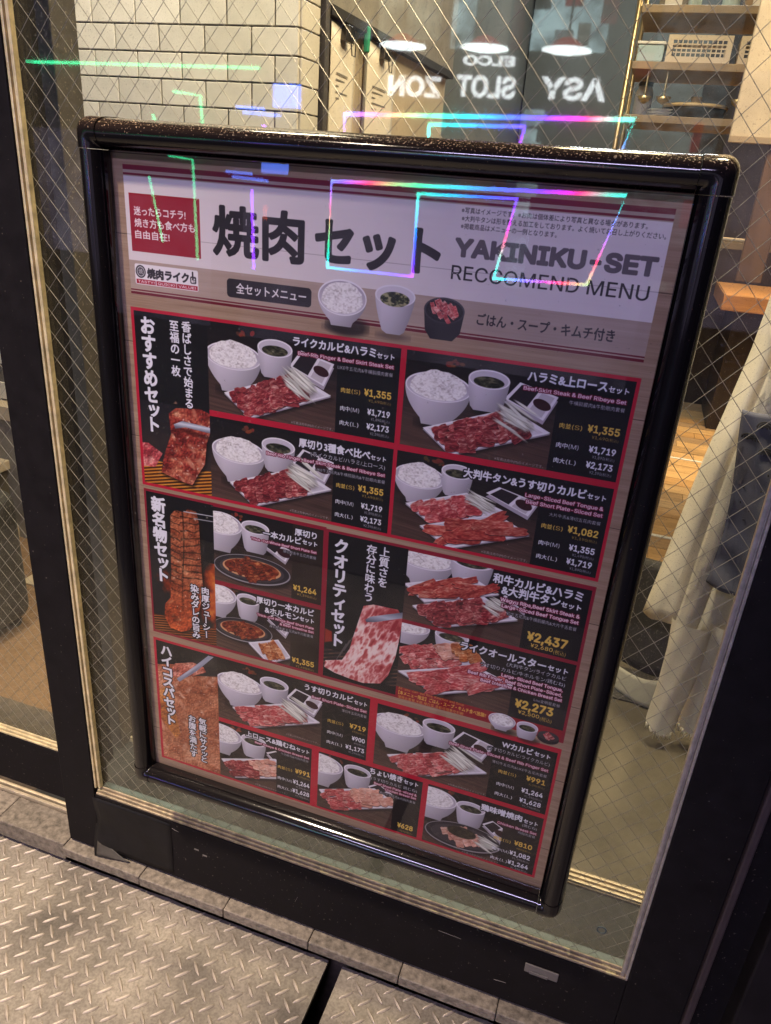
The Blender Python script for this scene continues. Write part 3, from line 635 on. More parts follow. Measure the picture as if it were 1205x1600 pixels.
eng("Large-Sliced Beef Tongue,", 463.8, 532.9, 356.2, 4.5); eng("Beef Rib Finger, Beef Short Plate-Sliced,", 425.5, 533.2, 363.2, 4.5); eng("Beef Intestine & Chicken Breast Set", 441.1, 534.2, 370, 4.5); chi("Like全明星套餐", 503.9, 533.4, 378.2, 4.4)
T("¥2,273", 483.7, 527.7, 392.8, 12, YEL, .06, lat=True); T("¥2,500", 489, 513.4, 400.4, 5.2, YEL, .04, lat=True); T("(税込)", 514.4, 527.6, 402.4, 5.8, YEL, 0)
T("All-you-can-eat Rice, Kimchee and Soup", 345, 426.6, 411.2, 3.4, YEL, .02, lat=True); T("【本メニュー限定】ごはん・スープ・キムチ食べ放題!!", 345.6, 453.9, 419, 6, YEL, .03); T("僅限此套餐,米飯,辣白菜,湯都可隨意吃到飽", 345.3, 427.1, 424.8, 4.4, YEL, 0)
shead("うす切りカルビ", 222.5, 288.9, 451.4, 9.6); setto(289.9, 307.4, 452, 6.8); eng("Beef Short Plate-Sliced Set", 233.1, 307.4, 461.2, 4.2); chi("薄切牛五花肉套餐", 274.4, 307.8, 469.4, 4.4)
P9_ = [('S', '719', '790', 491.4, 7.8, 286), ('M', '900', '990', 509.8, 7, 290), ('L', '1,173', '1,290', 526, 7, 282)]
price(308, P9_, u_lab=256); note(198.2, 243.8, 533)
shead("上ロース&鶏むね", 138.3, 212.7, 555.6, 9.6); setto(213.1, 232.5, 555, 7); eng("Beef Ribeye & Chicken Breast Set", 152, 232.4, 563.2, 3.4); chi("牛肋眼肉&鸡胸肉套餐", 191, 231.9, 569.4, 4)
price(234.4, [('S', '991', '1,090', 594, 8.2, 212.4), ('M', '1,264', '1,390', 613.6, 7.8, 209.5), ('L', '1,628', '1,790', 629.6, 7.6, 209)], u_lab=186.6); note(152.2, 200.4, 638)
shead("Wカルビ", 477.3, 514.3, 455, 9.6); setto(515.7, 534.6, 453.8, 7); T("(うす切りカルビ/ライクカルビ)", 461.3, 535.4, 463.6, 5.6, WHT, .012, BLK, .8); eng("Beef Short Plate-Sliced & Beef Rib Finger Set", 415.2, 535.3, 472.4, 4.2); chi("薄切牛五花肉&LIKE牛五花肉套餐", 469.2, 535, 481.6, 4.4)
price(535, [('S', '991', '1,090', 493.6, 7.8, 512), ('M', '1,264', '1,390', 513.2, 7.4, 509), ('L', '1,628', '1,790', 528.8, 7.2, 508.7)], u_lab=478.6); note(420.6, 468.5, 535.8)
shead("ちょい焼き", 317.5, 362.1, 555.6, 10.4); setto(363.6, 383.3, 555.2, 7.4); T("(うす切りカルビ 鶏むね)", 320.3, 382.4, 564.6, 5.4, WHT, .012, BLK, .8); eng("Beef Short Plate-sliced &", 324.6, 382.6, 570.8, 3.8); eng("Chicken Breast Set", 339.9, 382.4, 576.2, 3.8); chi("薄切牛五花肉&鸡胸肉套餐", 332.4, 382.2, 584, 4.2)
price(382.6, [(None, '628', '690', 631.8, 8.6, 360.9)])
shead("鶏味噌焼肉", 465.2, 516.9, 559.8, 10.4); setto(518.5, 536.2, 559.6, 7); T("(鶏むね)", 518, 536.1, 566, 4.8, WHT, .012, BLK, .8); eng("Chicken Breast Set", 488, 536.9, 573.4, 4); chi("鸡胸肉套餐", 514.3, 536.1, 579.4, 4.2)
price(535.2, [('S', '810', '890', 599.8, 8, 512.5), ('M', '1,082', '1,190', 617.6, 7.6, 509), ('L', '1,264', '1,390', 634, 7.4, 509)], u_lab=486.8); note(449.9, 499.6, 639.6)
for t, uc, v0, v1, sz in [("おすすめセット", 20.5, 9, 143, 19.5), ("香ばしさで始まる", 70, 8, 106, 12), ("至福の一枚", 54.6, 8.6, 71, 12), ("新名物セット", 20.6, 226, 345, 20.5), ("肉厚ジューシー", 82.6, 337, 413, 12), ("染みダレの旨み", 67.2, 337, 418, 12.4), ("クオリティセット", 263, 228, 375, 18.5), ("上質さを", 315, 226, 278, 12.6), ("存分に味わう", 299.6, 227, 301, 12.6), ("ハイコスパセット", 19, 443, 578, 18.5), ("気軽にサクッと", 71, 549, 628, 12.4), ("お腹を満たす", 54.4, 549, 624, 12.4)]:
    VT(t, uc, v0, v1, sz, WHT, .05 if sz > 15 else .035, BLK, 1.2)
flush()
# scuffs and lint on the sheet
for k in range(120): ell(random.uniform(-10, 550), random.uniform(-150, 640), random.uniform(.3, .9), random.uniform(.15, .4), c8(190, 180, 176), rot=random.uniform(0, 3), soft=1.5, a=random.uniform(.2, .7))

img = bpy.data.images.new("menu_print", CW, CH)
_px = np.ones((CH, CW, 4), np.float32); _px[..., :3] = np.clip(C[::-1], 0, 1) * 0.97
img.pixels.foreach_set(_px.ravel()); img.update(); img.pack()

# ------------------------------------------------------------------ materials
M = {}
M['door'] = mat('door_paint', (0.010, 0.0085, 0.0095), 0.62, spec=0.10, var=0.25, scale=40, speck=(220, 0.70, (0.10, 0.085, 0.07)), coord='Object')
M['jamb'] = mat('jamb_paint', (0.014, 0.0115, 0.0125), 0.6, spec=0.12, var=0.3, scale=20)
M['jamb2'] = mat('jamb_edge', (0.05, 0.036, 0.04), 0.45, spec=0.3, var=0.2, scale=20)
M['bead'] = mat('bead_brass', (0.66, 0.55, 0.33), 0.4, metal=0.25, var=0.3, scale=60, bump=0.15)
M['bead2'] = mat('bead_silver', (0.50, 0.46, 0.42), 0.38, metal=0.6, var=0.25, scale=80, bump=0.1)
M['beadold'] = mat('bead_worn', (0.34, 0.27, 0.185), 0.5, metal=0.35, var=0.45, scale=50, bump=0.5, speck=(70, 0.62, (0.52, 0.45, 0.25)))
M['ledge'] = mat('sealant', (0.085, 0.112, 0.115), 0.6, var=0.3, scale=18)
M['stone'] = mat('threshold_stone', (0.205, 0.172, 0.138), 0.66, var=0.55, scale=110, bump=0.6, bscale=140)
M['grout'] = mat('joint', (0.09, 0.07, 0.055), 0.9, var=0.3, scale=60)
M['dark'] = mat('pit', (0.012, 0.010, 0.009), 0.9)
M['rust'] = mat('pit_rust', (0.030, 0.016, 0.010), 0.9, var=0.5, scale=20)
M['mat'] = mat('vestibule_mat', (0.026, 0.027, 0.029), 0.8, var=0.3, scale=60, bump=0.3)
M['track'] = mat('track_alu', (0.55, 0.46, 0.33), 0.4, metal=0.3, var=0.25, scale=50)
M['brick'] = mat('tile_white', (0.66, 0.62, 0.55), 0.38, var=0.13, scale=7, bump=0.10)
def vary(m, amt):
    """each tile fired a little lighter or darker"""
    t = m.node_tree; b = t.nodes['Principled BSDF']; l = b.inputs['Base Color'].links[0].from_socket
    oi = t.nodes.new('ShaderNodeObjectInfo'); mr = t.nodes.new('ShaderNodeMapRange'); mr.inputs[3].default_value = 1 - amt; mr.inputs[4].default_value = 1 + amt * .5
    t.links.new(oi.outputs['Random'], mr.inputs[0]); hv = t.nodes.new('ShaderNodeHueSaturation'); t.links.new(mr.outputs[0], hv.inputs['Value']); t.links.new(l, hv.inputs['Color']); t.links.new(hv.outputs[0], b.inputs['Base Color'])
vary(M['brick'], .13); vary(M['stone'], .12)
M['mortar'] = mat('tile_joint', (0.16, 0.14, 0.115), 0.9, var=0.3, scale=60)
M['post'] = mat('post_dark', (0.060, 0.052, 0.047), 0.6, var=0.25, scale=60, speck=(260, 0.64, (0.22, 0.19, 0.16)))
M['cream'] = mat('cream_board', (0.47, 0.385, 0.28), 0.5, var=0.12, scale=14)
M['paper'] = mat('paper_sheet', (0.70, 0.63, 0.53), 0.6, var=0.05, scale=10)
M['carpet'] = mat('carpet', (0.20, 0.115, 0.058), 0.95, var=0.35, scale=150, bump=0.6, bscale=300)
M['tile'] = mat('beige_floor', (0.092, 0.078, 0.054), 0.5, var=0.3, scale=9, bump=0.15)
M['greyp'] = mat('grey_panel', (0.20, 0.18, 0.15), 0.7, var=0.2, scale=20)
M['darkwood'] = mat('dark_wood', (0.020, 0.014, 0.011), 0.5, var=0.5, scale=6, stretch=(6, 6, 0.8), speck=(120, 0.66, (0.10, 0.085, 0.07)))
M['counter'] = mat('counter_wood', (0.42, 0.20, 0.065), 0.4, var=0.3, scale=5, stretch=(1, 8, 8))
M['brownpost'] = mat('brown_wood', (0.10, 0.052, 0.024), 0.5, var=0.3, scale=6, stretch=(8, 8, 1))
M['wall'] = mat('plaster', (0.115, 0.122, 0.112), 0.85, var=0.1, scale=8)
M['ceil'] = mat('ceiling_paint', (0.34, 0.31, 0.28), 0.9)
M['steel'] = mat('steel', (0.55, 0.45, 0.28), 0.35, metal=0.9, var=0.1)
M['shelf'] = mat('shelf_board', (0.30, 0.22, 0.14), 0.5, var=0.2, scale=12)
M['basket'] = mat('basket_plastic', (0.66, 0.55, 0.42), 0.45)
M['bluec'] = mat('blue_plastic', (0.42, 0.55, 0.60), 0.35)
M['whitep'] = mat('white_plastic', (0.75, 0.74, 0.72), 0.4)
M['lid'] = mat('lid_wood', (0.52, 0.38, 0.20), 0.5, var=0.15, scale=20)
M['cloth'] = mat('white_cloth', (0.88, 0.82, 0.70), 0.8, var=0.07, scale=12, bump=0.1, bscale=200)
M['bluecloth'] = mat('grey_blue_cloth', (0.125, 0.130, 0.185), 0.8, var=0.1, scale=20)
M['print'] = mat('cloth_print', (0.015, 0.014, 0.017), 0.8)
M['bag'] = mat('dark_bag', (0.028, 0.026, 0.024), 0.75, var=0.4, scale=50, bump=0.5, speck=(200, 0.62, (0.12, 0.11, 0.10)))
M['hem'] = mat('grey_hem', (0.34, 0.33, 0.29), 0.7, var=0.1)
M['clip'] = mat('clip_metal', (0.08, 0.07, 0.06), 0.35, metal=0.8)
M['green'] = mat('green_reflection_tint', (0.03, 0.30, 0.16), 0.4)
M['tape'] = mat('black_tape', (0.012, 0.011, 0.012), 0.5, spec=.15, var=0.3, scale=40, bump=0.25, bscale=60)
M['tapeedge'] = mat('tape_edge', (0.07, 0.062, 0.052), 0.6, var=0.3, scale=60)
M['plaque'] = mat('grey_plaque', (0.15, 0.135, 0.125), 0.5, var=0.12, scale=90)
M['asphalt'] = mat('asphalt', (0.045, 0.044, 0.045), 0.8, var=0.4, scale=30, bump=0.4)
M['facade'] = mat('facade_dark', (0.045, 0.042, 0.050), 0.5, var=0.2, scale=3)
M['canopy'] = mat('canopy_paint', (0.05, 0.045, 0.045), 0.6)
M['boardback'] = mat('board_back', (0.02, 0.02, 0.02), 0.6)

def frame_mat(nm, lo, hi, film):
    m, t, b = new_mat(nm)
    b.inputs['Base Color'].default_value = (0.008, 0.007, 0.0075, 1); b.inputs['Roughness'].default_value = 0.12
    b.inputs['Specular IOR Level'].default_value = 0.5
    tc = t.nodes.new('ShaderNodeTexCoord'); g = t.nodes.new('ShaderNodeNewGeometry'); sx = t.nodes.new('ShaderNodeSeparateXYZ')
    t.links.new(g.outputs['Normal'], sx.inputs[0])
    n = t.nodes.new('ShaderNodeTexNoise'); n.inputs['Scale'].default_value = 520; n.inputs['Detail'].default_value = 2
    n2 = t.nodes.new('ShaderNodeTexNoise'); n2.inputs['Scale'].default_value = 24; n2.inputs['Detail'].default_value = 4
    t.links.new(tc.outputs['Object'], n.inputs['Vector']); t.links.new(tc.outputs['Object'], n2.inputs['Vector'])
    # dust settles on what faces up; a few grains cling elsewhere
    up = t.nodes.new('ShaderNodeMapRange'); up.inputs[1].default_value = -0.05; up.inputs[2].default_value = 0.75; up.inputs[3].default_value = 0.735; up.inputs[4].default_value = lo
    t.links.new(sx.outputs['Z'], up.inputs[0])
    ad = t.nodes.new('ShaderNodeMath'); ad.operation = 'SUBTRACT'; t.links.new(n.outputs['Fac'], ad.inputs[0]); t.links.new(up.outputs[0], ad.inputs[1])
    ml = t.nodes.new('ShaderNodeMath'); ml.operation = 'MULTIPLY'; ml.inputs[1].default_value = 22; t.links.new(ad.outputs[0], ml.inputs[0]); ml.use_clamp = True
    m2 = t.nodes.new('ShaderNodeMath'); m2.operation = 'MULTIPLY'; t.links.new(ml.outputs[0], m2.inputs[0])
    mr = t.nodes.new('ShaderNodeMapRange'); mr.inputs[1].default_value = .3; mr.inputs[2].default_value = .7; mr.inputs[3].default_value = hi * .3; mr.inputs[4].default_value = hi
    t.links.new(n2.outputs['Fac'], mr.inputs[0]); t.links.new(mr.outputs[0], m2.inputs[1])
    mx = t.nodes.new('ShaderNodeMix'); mx.data_type = 'RGBA'; mx.inputs[7].default_value = (0.42, 0.28, 0.17, 1)
    fm = t.nodes.new('ShaderNodeMix'); fm.data_type = 'RGBA'; fm.inputs[6].default_value = (0.008, 0.007, 0.0075, 1); fm.inputs[7].default_value = (0.026, 0.016, 0.012, 1)
    u2 = t.nodes.new('ShaderNodeMapRange'); u2.inputs[1].default_value = 0.0; u2.inputs[2].default_value = 0.9; u2.inputs[4].default_value = film; t.links.new(sx.outputs['Z'], u2.inputs[0])
    t.links.new(u2.outputs[0], fm.inputs[0]); t.links.new(fm.outputs[2], mx.inputs[6])
    t.links.new(m2.outputs[0], mx.inputs[0]); t.links.new(mx.outputs[2], b.inputs['Base Color'])
    rr = t.nodes.new('ShaderNodeMapRange'); rr.inputs[3].default_value = 0.11; rr.inputs[4].default_value = 0.7
    t.links.new(m2.outputs[0], rr.inputs[0]); t.links.new(rr.outputs[0], b.inputs['Roughness'])
    return m
M['frame'] = frame_mat('board_frame', 0.70, .4, .1); M['dusty'] = frame_mat('board_frame_dusty', 0.60, .9, 1.0)

def plate_mat():
    m, t, b = new_mat('worn_steel_plate')
    b.inputs['Metallic'].default_value = 0.15
    tc = t.nodes.new('ShaderNodeTexCoord')
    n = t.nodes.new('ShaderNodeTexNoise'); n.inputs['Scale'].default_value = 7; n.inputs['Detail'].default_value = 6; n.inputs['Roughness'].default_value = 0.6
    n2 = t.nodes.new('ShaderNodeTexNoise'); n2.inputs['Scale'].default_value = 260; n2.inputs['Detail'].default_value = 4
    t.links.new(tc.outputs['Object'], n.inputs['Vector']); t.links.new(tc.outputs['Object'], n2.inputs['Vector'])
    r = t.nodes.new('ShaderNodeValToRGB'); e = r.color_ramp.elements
    e[0].position = 0.30; e[0].color = (0.115, 0.100, 0.085, 1); e[1].position = 0.66; e[1].color = (0.37, 0.325, 0.27, 1)  # dark blotches: grime, and soft shadows put into the colour
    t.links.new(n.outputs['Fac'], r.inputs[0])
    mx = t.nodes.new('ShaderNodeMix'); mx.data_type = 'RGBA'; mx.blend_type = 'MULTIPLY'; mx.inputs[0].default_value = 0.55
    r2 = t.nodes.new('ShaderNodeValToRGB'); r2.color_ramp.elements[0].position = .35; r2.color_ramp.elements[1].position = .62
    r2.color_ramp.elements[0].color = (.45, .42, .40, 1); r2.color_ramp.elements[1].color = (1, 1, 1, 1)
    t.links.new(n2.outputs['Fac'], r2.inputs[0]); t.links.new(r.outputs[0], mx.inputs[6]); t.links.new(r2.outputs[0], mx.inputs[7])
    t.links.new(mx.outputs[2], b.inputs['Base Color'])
    mr = t.nodes.new('ShaderNodeMapRange'); mr.inputs[3].default_value = 0.66; mr.inputs[4].default_value = 0.48
    t.links.new(n.outputs['Fac'], mr.inputs[0]); t.links.new(mr.outputs[0], b.inputs['Roughness'])
    bp = t.nodes.new('ShaderNodeBump'); bp.inputs['Strength'].default_value = 0.35; bp.inputs['Distance'].default_value = 0.001
    t.links.new(n2.outputs['Fac'], bp.inputs['Height']); t.links.new(bp.outputs[0], b.inputs['Normal'])
    return m
M['plate'] = plate_mat(); M['tread'] = mat('tread_worn', (0.42, 0.36, 0.30), 0.46, metal=0.35, var=0.25, scale=60); M['grime_shade'] = mat('grime_shade', (0.06, 0.050, 0.040), 0.85, var=.4, scale=80)

def glass_mat(name, tint, dust, thr=0.64, scale=120, ior=1.5, film=0.0, rough=0.02):
    """clear pane: passes light straight through, mirrors by the Fresnel law, carries a little dust"""
    m = bpy.data.materials.new(name); m.use_nodes = True; t = m.node_tree
    t.nodes.remove(t.nodes['Principled BSDF']); out = t.nodes['Material Output']
    tr = t.nodes.new('ShaderNodeBsdfTransparent'); tr.inputs[0].default_value = (*tint, 1)
    gl = t.nodes.new('ShaderNodeBsdfGlossy'); gl.inputs['Roughness'].default_value = rough
    g = t.nodes.new('ShaderNodeNewGeometry'); fr = t.nodes.new('ShaderNodeFresnel')
    mi = t.nodes.new('ShaderNodeMix'); mi.inputs[2].default_value = ior; mi.inputs[3].default_value = 1 / ior
    t.links.new(g.outputs['Backfacing'], mi.inputs[0]); t.links.new(mi.outputs[0], fr.inputs['IOR'])
    mx = t.nodes.new('ShaderNodeMixShader'); t.links.new(fr.outputs[0], mx.inputs[0]); t.links.new(tr.outputs[0], mx.inputs[1]); t.links.new(gl.outputs[0], mx.inputs[2])
    df = t.nodes.new('ShaderNodeBsdfDiffuse'); df.inputs[0].default_value = (0.6, 0.55, 0.5, 1)
    tc = t.nodes.new('ShaderNodeTexCoord')
    n = t.nodes.new('ShaderNodeTexNoise'); n.inputs['Scale'].default_value = scale; n.inputs['Detail'].default_value = 3
    n2 = t.nodes.new('ShaderNodeTexNoise'); n2.inputs['Scale'].default_value = 3.5; n2.inputs['Detail'].default_value = 4
    t.links.new(tc.outputs['Object'], n.inputs['Vector']); t.links.new(tc.outputs['Object'], n2.inputs['Vector'])
    mr = t.nodes.new('ShaderNodeMapRange'); mr.inputs[1].default_value = thr; mr.inputs[2].default_value = thr + .06; mr.inputs[4].default_value = dust
    t.links.new(n.outputs['Fac'], mr.inputs[0])
    mr2 = t.nodes.new('ShaderNodeMapRange'); mr2.inputs[1].default_value = .35; mr2.inputs[2].default_value = .75; mr2.inputs[3].default_value = .15; mr2.inputs[4].default_value = 1
    t.links.new(n2.outputs['Fac'], mr2.inputs[0])
    ml = t.nodes.new('ShaderNodeMath'); ml.operation = 'MULTIPLY_ADD'; t.links.new(mr.outputs[0], ml.inputs[0]); t.links.new(mr2.outputs[0], ml.inputs[1]); ml.inputs[2].default_value = film
    m2 = t.nodes.new('ShaderNodeMixShader'); t.links.new(ml.outputs[0], m2.inputs[0]); t.links.new(mx.outputs[0], m2.inputs[1]); t.links.new(df.outputs[0], m2.inputs[2])
    t.links.new(m2.outputs[0], out.inputs[0])
    return m
M['glass'] = glass_mat('wired_glass', (0.93, 0.955, 0.93), 0.30, thr=0.64, scale=560, film=0.003, ior=1.52, rough=0.022)
M['cover'] = glass_mat('clear_cover', (0.95, 0.95, 0.95), 0.4, thr=0.70, scale=300, film=0.003, ior=1.50, rough=0.016)
M['film'] = glass_mat('clear_plastic', (0.92, 0.92, 0.92), 0.1, thr=0.6, scale=60, film=0.03, ior=1.7)
M['wire'] = mat('wire_steel', (0.30, 0.28, 0.25), 0.4, metal=0.4)

def print_mat():
    m, t, b = new_mat('printed_paper')
    b.inputs['Roughness'].default_value = 0.55; b.inputs['Specular IOR Level'].default_value = 0.25
    im = t.nodes.new('ShaderNodeTexImage'); im.image = img; im.interpolation = 'Cubic'
    uv = t.nodes.new('ShaderNodeUVMap'); uv.uv_map = 'print'
    t.links.new(uv.outputs[0], im.inputs[0]); t.links.new(im.outputs[0], b.inputs['Base Color'])
    return m
M['poster'] = print_mat()

def led_mat(name, strength):
    """RGB light strip whose colour runs along it"""
    m = bpy.data.materials.new(name); m.use_nodes = True; t = m.node_tree
    t.nodes.remove(t.nodes['Principled BSDF'])
    g = t.nodes.new('ShaderNodeNewGeometry'); sx = t.nodes.new('ShaderNodeSeparateXYZ'); t.links.new(g.outputs['Position'], sx.inputs[0])
    a = t.nodes.new('ShaderNodeMath'); a.operation = 'MULTIPLY_ADD'; a.inputs[1].default_value = 1 / 2.2; a.inputs[2].default_value = 1.87 / 2.2 + 1.55 * .62; t.links.new(sx.outputs['X'], a.inputs[0])
    z = t.nodes.new('ShaderNodeMath'); z.operation = 'MULTIPLY_ADD'; z.inputs[1].default_value = -.62; t.links.new(sx.outputs['Z'], z.inputs[0]); t.links.new(a.outputs[0], z.inputs[2])
    f = t.nodes.new('ShaderNodeMath'); f.operation = 'FRACT'; t.links.new(z.outputs[0], f.inputs[0])
    r = t.nodes.new('ShaderNodeValToRGB'); e = r.color_ramp.elements
    st = [(0.0, (.10, .45, 1)), (.07, (.25, .15, 1)), (.17, (1, .05, .16)), (.24, (.45, .55, .22)), (.32, (.03, .85, .38)), (.44, (.0, .60, .85)), (.56, (.03, .16, 1)), (.68, (.16, .05, 1)), (.76, (.65, .02, .85)), (.81, (1, .03, .25)), (.90, (.12, .70, .55)), (.97, (.0, .80, .70))]
    while len(e) < len(st): e.new(0.5)
    for q, (pos, c) in zip(e, st): q.position = pos; q.color = (*c, 1)
    t.links.new(f.outputs[0], r.inputs[0])
    em = t.nodes.new('ShaderNodeEmission'); em.inputs[1].default_value = strength; t.links.new(r.outputs[0], em.inputs[0])
    t.links.new(em.outputs[0], t.nodes['Material Output'].inputs[0])
    return m

def emit_var(name, c0, c1, strength, scale, stretch=(1, 1, 1)):
    """uneven glow put into a surface: brightness and hue differ from place to place"""
    m = emit(name, c0, strength); t = m.node_tree; e = [n for n in t.nodes if n.type == 'EMISSION'][0]
    tc = t.nodes.new('ShaderNodeTexCoord'); mp = t.nodes.new('ShaderNodeMapping'); mp.inputs['Scale'].default_value = stretch; t.links.new(tc.outputs['Object'], mp.inputs[0])
    n = t.nodes.new('ShaderNodeTexNoise'); n.inputs['Scale'].default_value = scale; n.inputs['Detail'].default_value = 3; t.links.new(mp.outputs[0], n.inputs['Vector'])
    r = t.nodes.new('ShaderNodeValToRGB'); r.color_ramp.elements[0].position = .36; r.color_ramp.elements[1].position = .62; r.color_ramp.elements[0].color = (*c1, 1); r.color_ramp.elements[1].color = (*c0, 1)
    t.links.new(n.outputs['Fac'], r.inputs[0]); t.links.new(r.outputs[0], e.inputs[0])
    return m

# ------------------------------------------------------------------ ground outside
pit = MB().box(-1.4, 2.2, -2.6, 0.30, -0.22, -0.16).build('drain_floor', M['rust']); kind(pit, 'structure')
kind(MB().box(-9, 9, -9, -1.22, -0.10, -0.004).build('street', M['asphalt']), 'structure')

def lens(mb, cx, cy, ang, L, W_, H, clipx=None):
    ca, sa = math.cos(ang), math.sin(ang); n = 10; base = []; top = []
    for k in range(n):
        a = 2 * PI * k / n; c, s = math.cos(a), math.sin(a)
        bx, by = L / 2 * c, W_ / 2 * s * (1 - .35 * abs(c) ** 2)
        base.append((cx + bx * ca - by * sa, cy + bx * sa + by * ca, -0.0002)); tx, ty = bx * .78, by * .42
        top.append((cx + tx * ca - ty * sa, cy + tx * sa + ty * ca, H))
    mb.add(base + top, [(k, (k + 1) % n, n + (k + 1) % n, n + k) for k in range(n)] + [tuple(range(n, 2 * n))])

def steel_plate(x0, x1, label):
    t = thing('steel_plate', ((x0 + x1) / 2, -0.58, -0.009), label, 'floor plate', 'diamond tread plates at the doorstep')
    b = MB(); r = random.Random(int(x0 * 100)); n = 70; y1 = []
    xs = [x0 + (x1 - x0) * i / n for i in range(n + 1)]
    ys = [0.0365 + r.uniform(-.0012, .0012) for _ in xs]
    vs = [(x, -1.2, 0) for x in xs] + [(x, y, 0) for x, y in zip(xs, ys)] + [(x, -1.2, -.009) for x in xs] + [(x, y, -.009) for x, y in zip(xs, ys)]
    k = n + 1; fs = []
    for i in range(n):
        fs += [(i, i + 1, k + i + 1, k + i), (2 * k + i + 1, 2 * k + i, 3 * k + i, 3 * k + i + 1), (k + i, k + i + 1, 3 * k + i + 1, 3 * k + i), (i + 1, i, 2 * k + i, 2 * k + i + 1)]
    fs += [(0, k, 3 * k, 2 * k), (n, 2 * k + n, 3 * k + n, k + n)]
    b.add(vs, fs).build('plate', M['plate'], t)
    tb = MB(); gb = MB()
    for j in range(-3, 19):
        for i in range(-26, 48):
            for kd in (0, 1):
                cx = -0.2653 + .0311 * i + (.0155 if kd else 0) + r.uniform(-.0004, .0004); cy = -0.0522 + .0317 * (-j) - (.0156 if kd else 0)
                if cx < x0 + .008 or cx > x1 - .008 or cy > .030 or cy < -.62 or cx < -.95 or cx > 1.2: continue
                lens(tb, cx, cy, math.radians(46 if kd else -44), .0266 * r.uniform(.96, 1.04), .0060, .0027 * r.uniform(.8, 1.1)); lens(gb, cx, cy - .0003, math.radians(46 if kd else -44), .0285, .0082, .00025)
    kind(tb.build('tread_bump', M['tread'], t, smooth=True), 'stuff'); kind(gb.build('tread_grime_shade', M['grime_shade'], t), 'stuff')  # dark ring round each bump: dirt plus contact shade in the colour
    return t
steel_plate(-1.3, 0.2635, 'worn diamond tread steel plate below the peeling black tape')
steel_plate(0.288, 2.1, 'worn diamond tread steel plate below the small grey latch plate')

# ------------------------------------------------------------------ threshold of stone pieces
th = bpy.data.objects.new('threshold', None); COL.objects.link(th); th.location = (0.2, 0.05, 0); th['kind'] = 'structure'
MB().box(-1.3, 2.1, 0.052, 0.30, -0.16, 0.0445).build('threshold_bed', M['grout'], th)
def stone(x0, x1, y0, y1, z0=0.028, z1=0.048): MB().box(x0, x1, y0, y1, z0, z1).build('stone_tile', M['stone'], th, bevel=0.0022, seg=3)
xs = [-0.236, -0.079, 0.0815, 0.2325, 0.3825, 0.533, 0.684, 0.835, 0.986]
for a, b in zip(xs, xs[1:]): stone(a + .0005, b - .0005, 0.0215 + random.uniform(-.0006, .0006), 0.090, z1=0.0478 + random.uniform(-.0004, .0004))
xs = [-0.84, -0.688, -0.535, -0.3825, -0.2362]
for a, b in zip(xs, xs[1:]): stone(a + .0005, b - .0005, 0.0275, 0.0855, 0.012, 0.0492)
MB().box(-1.3, -0.236, 0.0865, 0.0925, 0.046, 0.0545).build('floor_track', M['track'], th, bevel=0.001)
MB().box(-1.3, -0.236, 0.098, 0.104, 0.046, 0.053).build('floor_track', M['track'], th, bevel=0.001)

# ------------------------------------------------------------------ the sliding door with wired glass
def wires(x0, x1, z0, z1, y, px, pz, ax, az, seed):
    mb = MB(); r = random.Random(seed)
    for sgn in (1, -1):
        k0 = ax / px + sgn * az / pz; us = [x / px + sgn * z / pz for x in (x0, x1) for z in (z0, z1)]
        for k in range(math.ceil(min(us) - k0), math.floor(max(us) - k0) + 1):
            c = k0 + k; pts = []
            # x/px + sgn*z/pz = c
            zs = []
            for x in (x0, x1):
                z = (c - x / px) * pz * sgn
                if z0 <= z <= z1: zs.append((x, z))
            for z in (z0, z1):
                x = (c - sgn * z / pz) * px
                if x0 < x < x1: zs.append((x, z))
            if len(zs) < 2: continue
            zs.sort(); (xa, za), (xb, zb) = zs[0], zs[-1]; n = max(2, int(math.hypot(xb - xa, zb - za) / .05))
            j = r.uniform(-.0007, .0007)
            path = [(xa + (xb - xa) * i / n + j + r.uniform(-.00035, .00035), y + (.0004 if sgn > 0 else -.0004), za + (zb - za) * i / n) for i in range(n + 1)]
            mb.tube(path, 0.00034, 4)
    return mb

dr = thing('sliding_door', (0.26, 0.058, 0.05), 'black framed sliding door with wired glass behind the menu board', 'door', 'black sliding doors with wired glass')
MB().box(-0.232, -0.168, 0.0400, 0.078, 0.0535, 2.20).build('stile', M['door'], dr, bevel=0.0015)
MB().box(0.6925, 0.769, 0.0400, 0.078, 0.0535, 2.20).build('stile', M['door'], dr, bevel=0.0015)
MB().box(-0.1678, 0.6923, 0.0412, 0.0500, 0.0545, 0.1800).build('bottom_rail', M['door'], dr, bevel=0.0012)
MB().box(-0.1678, 0.6923, 0.0412, 0.078, 2.10, 2.20).build('top_rail', M['door'], dr)
MB().box(-0.1678, 0.6923, 0.0600, 0.0735, 0.0560, 0.1790).build('inner_ledge', M['ledge'], dr)
def bead_h(x0, x1, z, yf, m, par):
    MB().box(x0, x1, yf, yf + .0035, z, z + .0040).box(x0, x1, yf + .0035, yf + .007, z, z + .0085).box(x0, x1, yf + .007, yf + .0098, z, z + .0130).build('glazing_bead', m, par, bevel=0.0012)
bead_h(-0.166, 0.6900, 0.1802, 0.0420, M['beadold'], dr)
def bead_v(x, d, z0, z1, m, par):
    b = MB()
    for (a, e, y) in ((0, .0035, .0425), (.0035, .0058, .0460), (.0058, .0100, .0440)):
        xa, xb = x + d * a, x + d * e; b.box(min(xa, xb), max(xa, xb), y, .0519, z0, z1)
    return b.build('glazing_bead', m, par, bevel=0.0008)
bead_v(-0.1678, 1, 0.1935, 2.10, M['bead'], dr); bead_v(0.6923, -1, 0.1800, 2.10, M['bead2'], dr)
gp = MB().box(-0.1660, 0.6905, 0.0522, 0.0588, 0.1700, 2.10).build('glass_pane', M['glass'], dr)
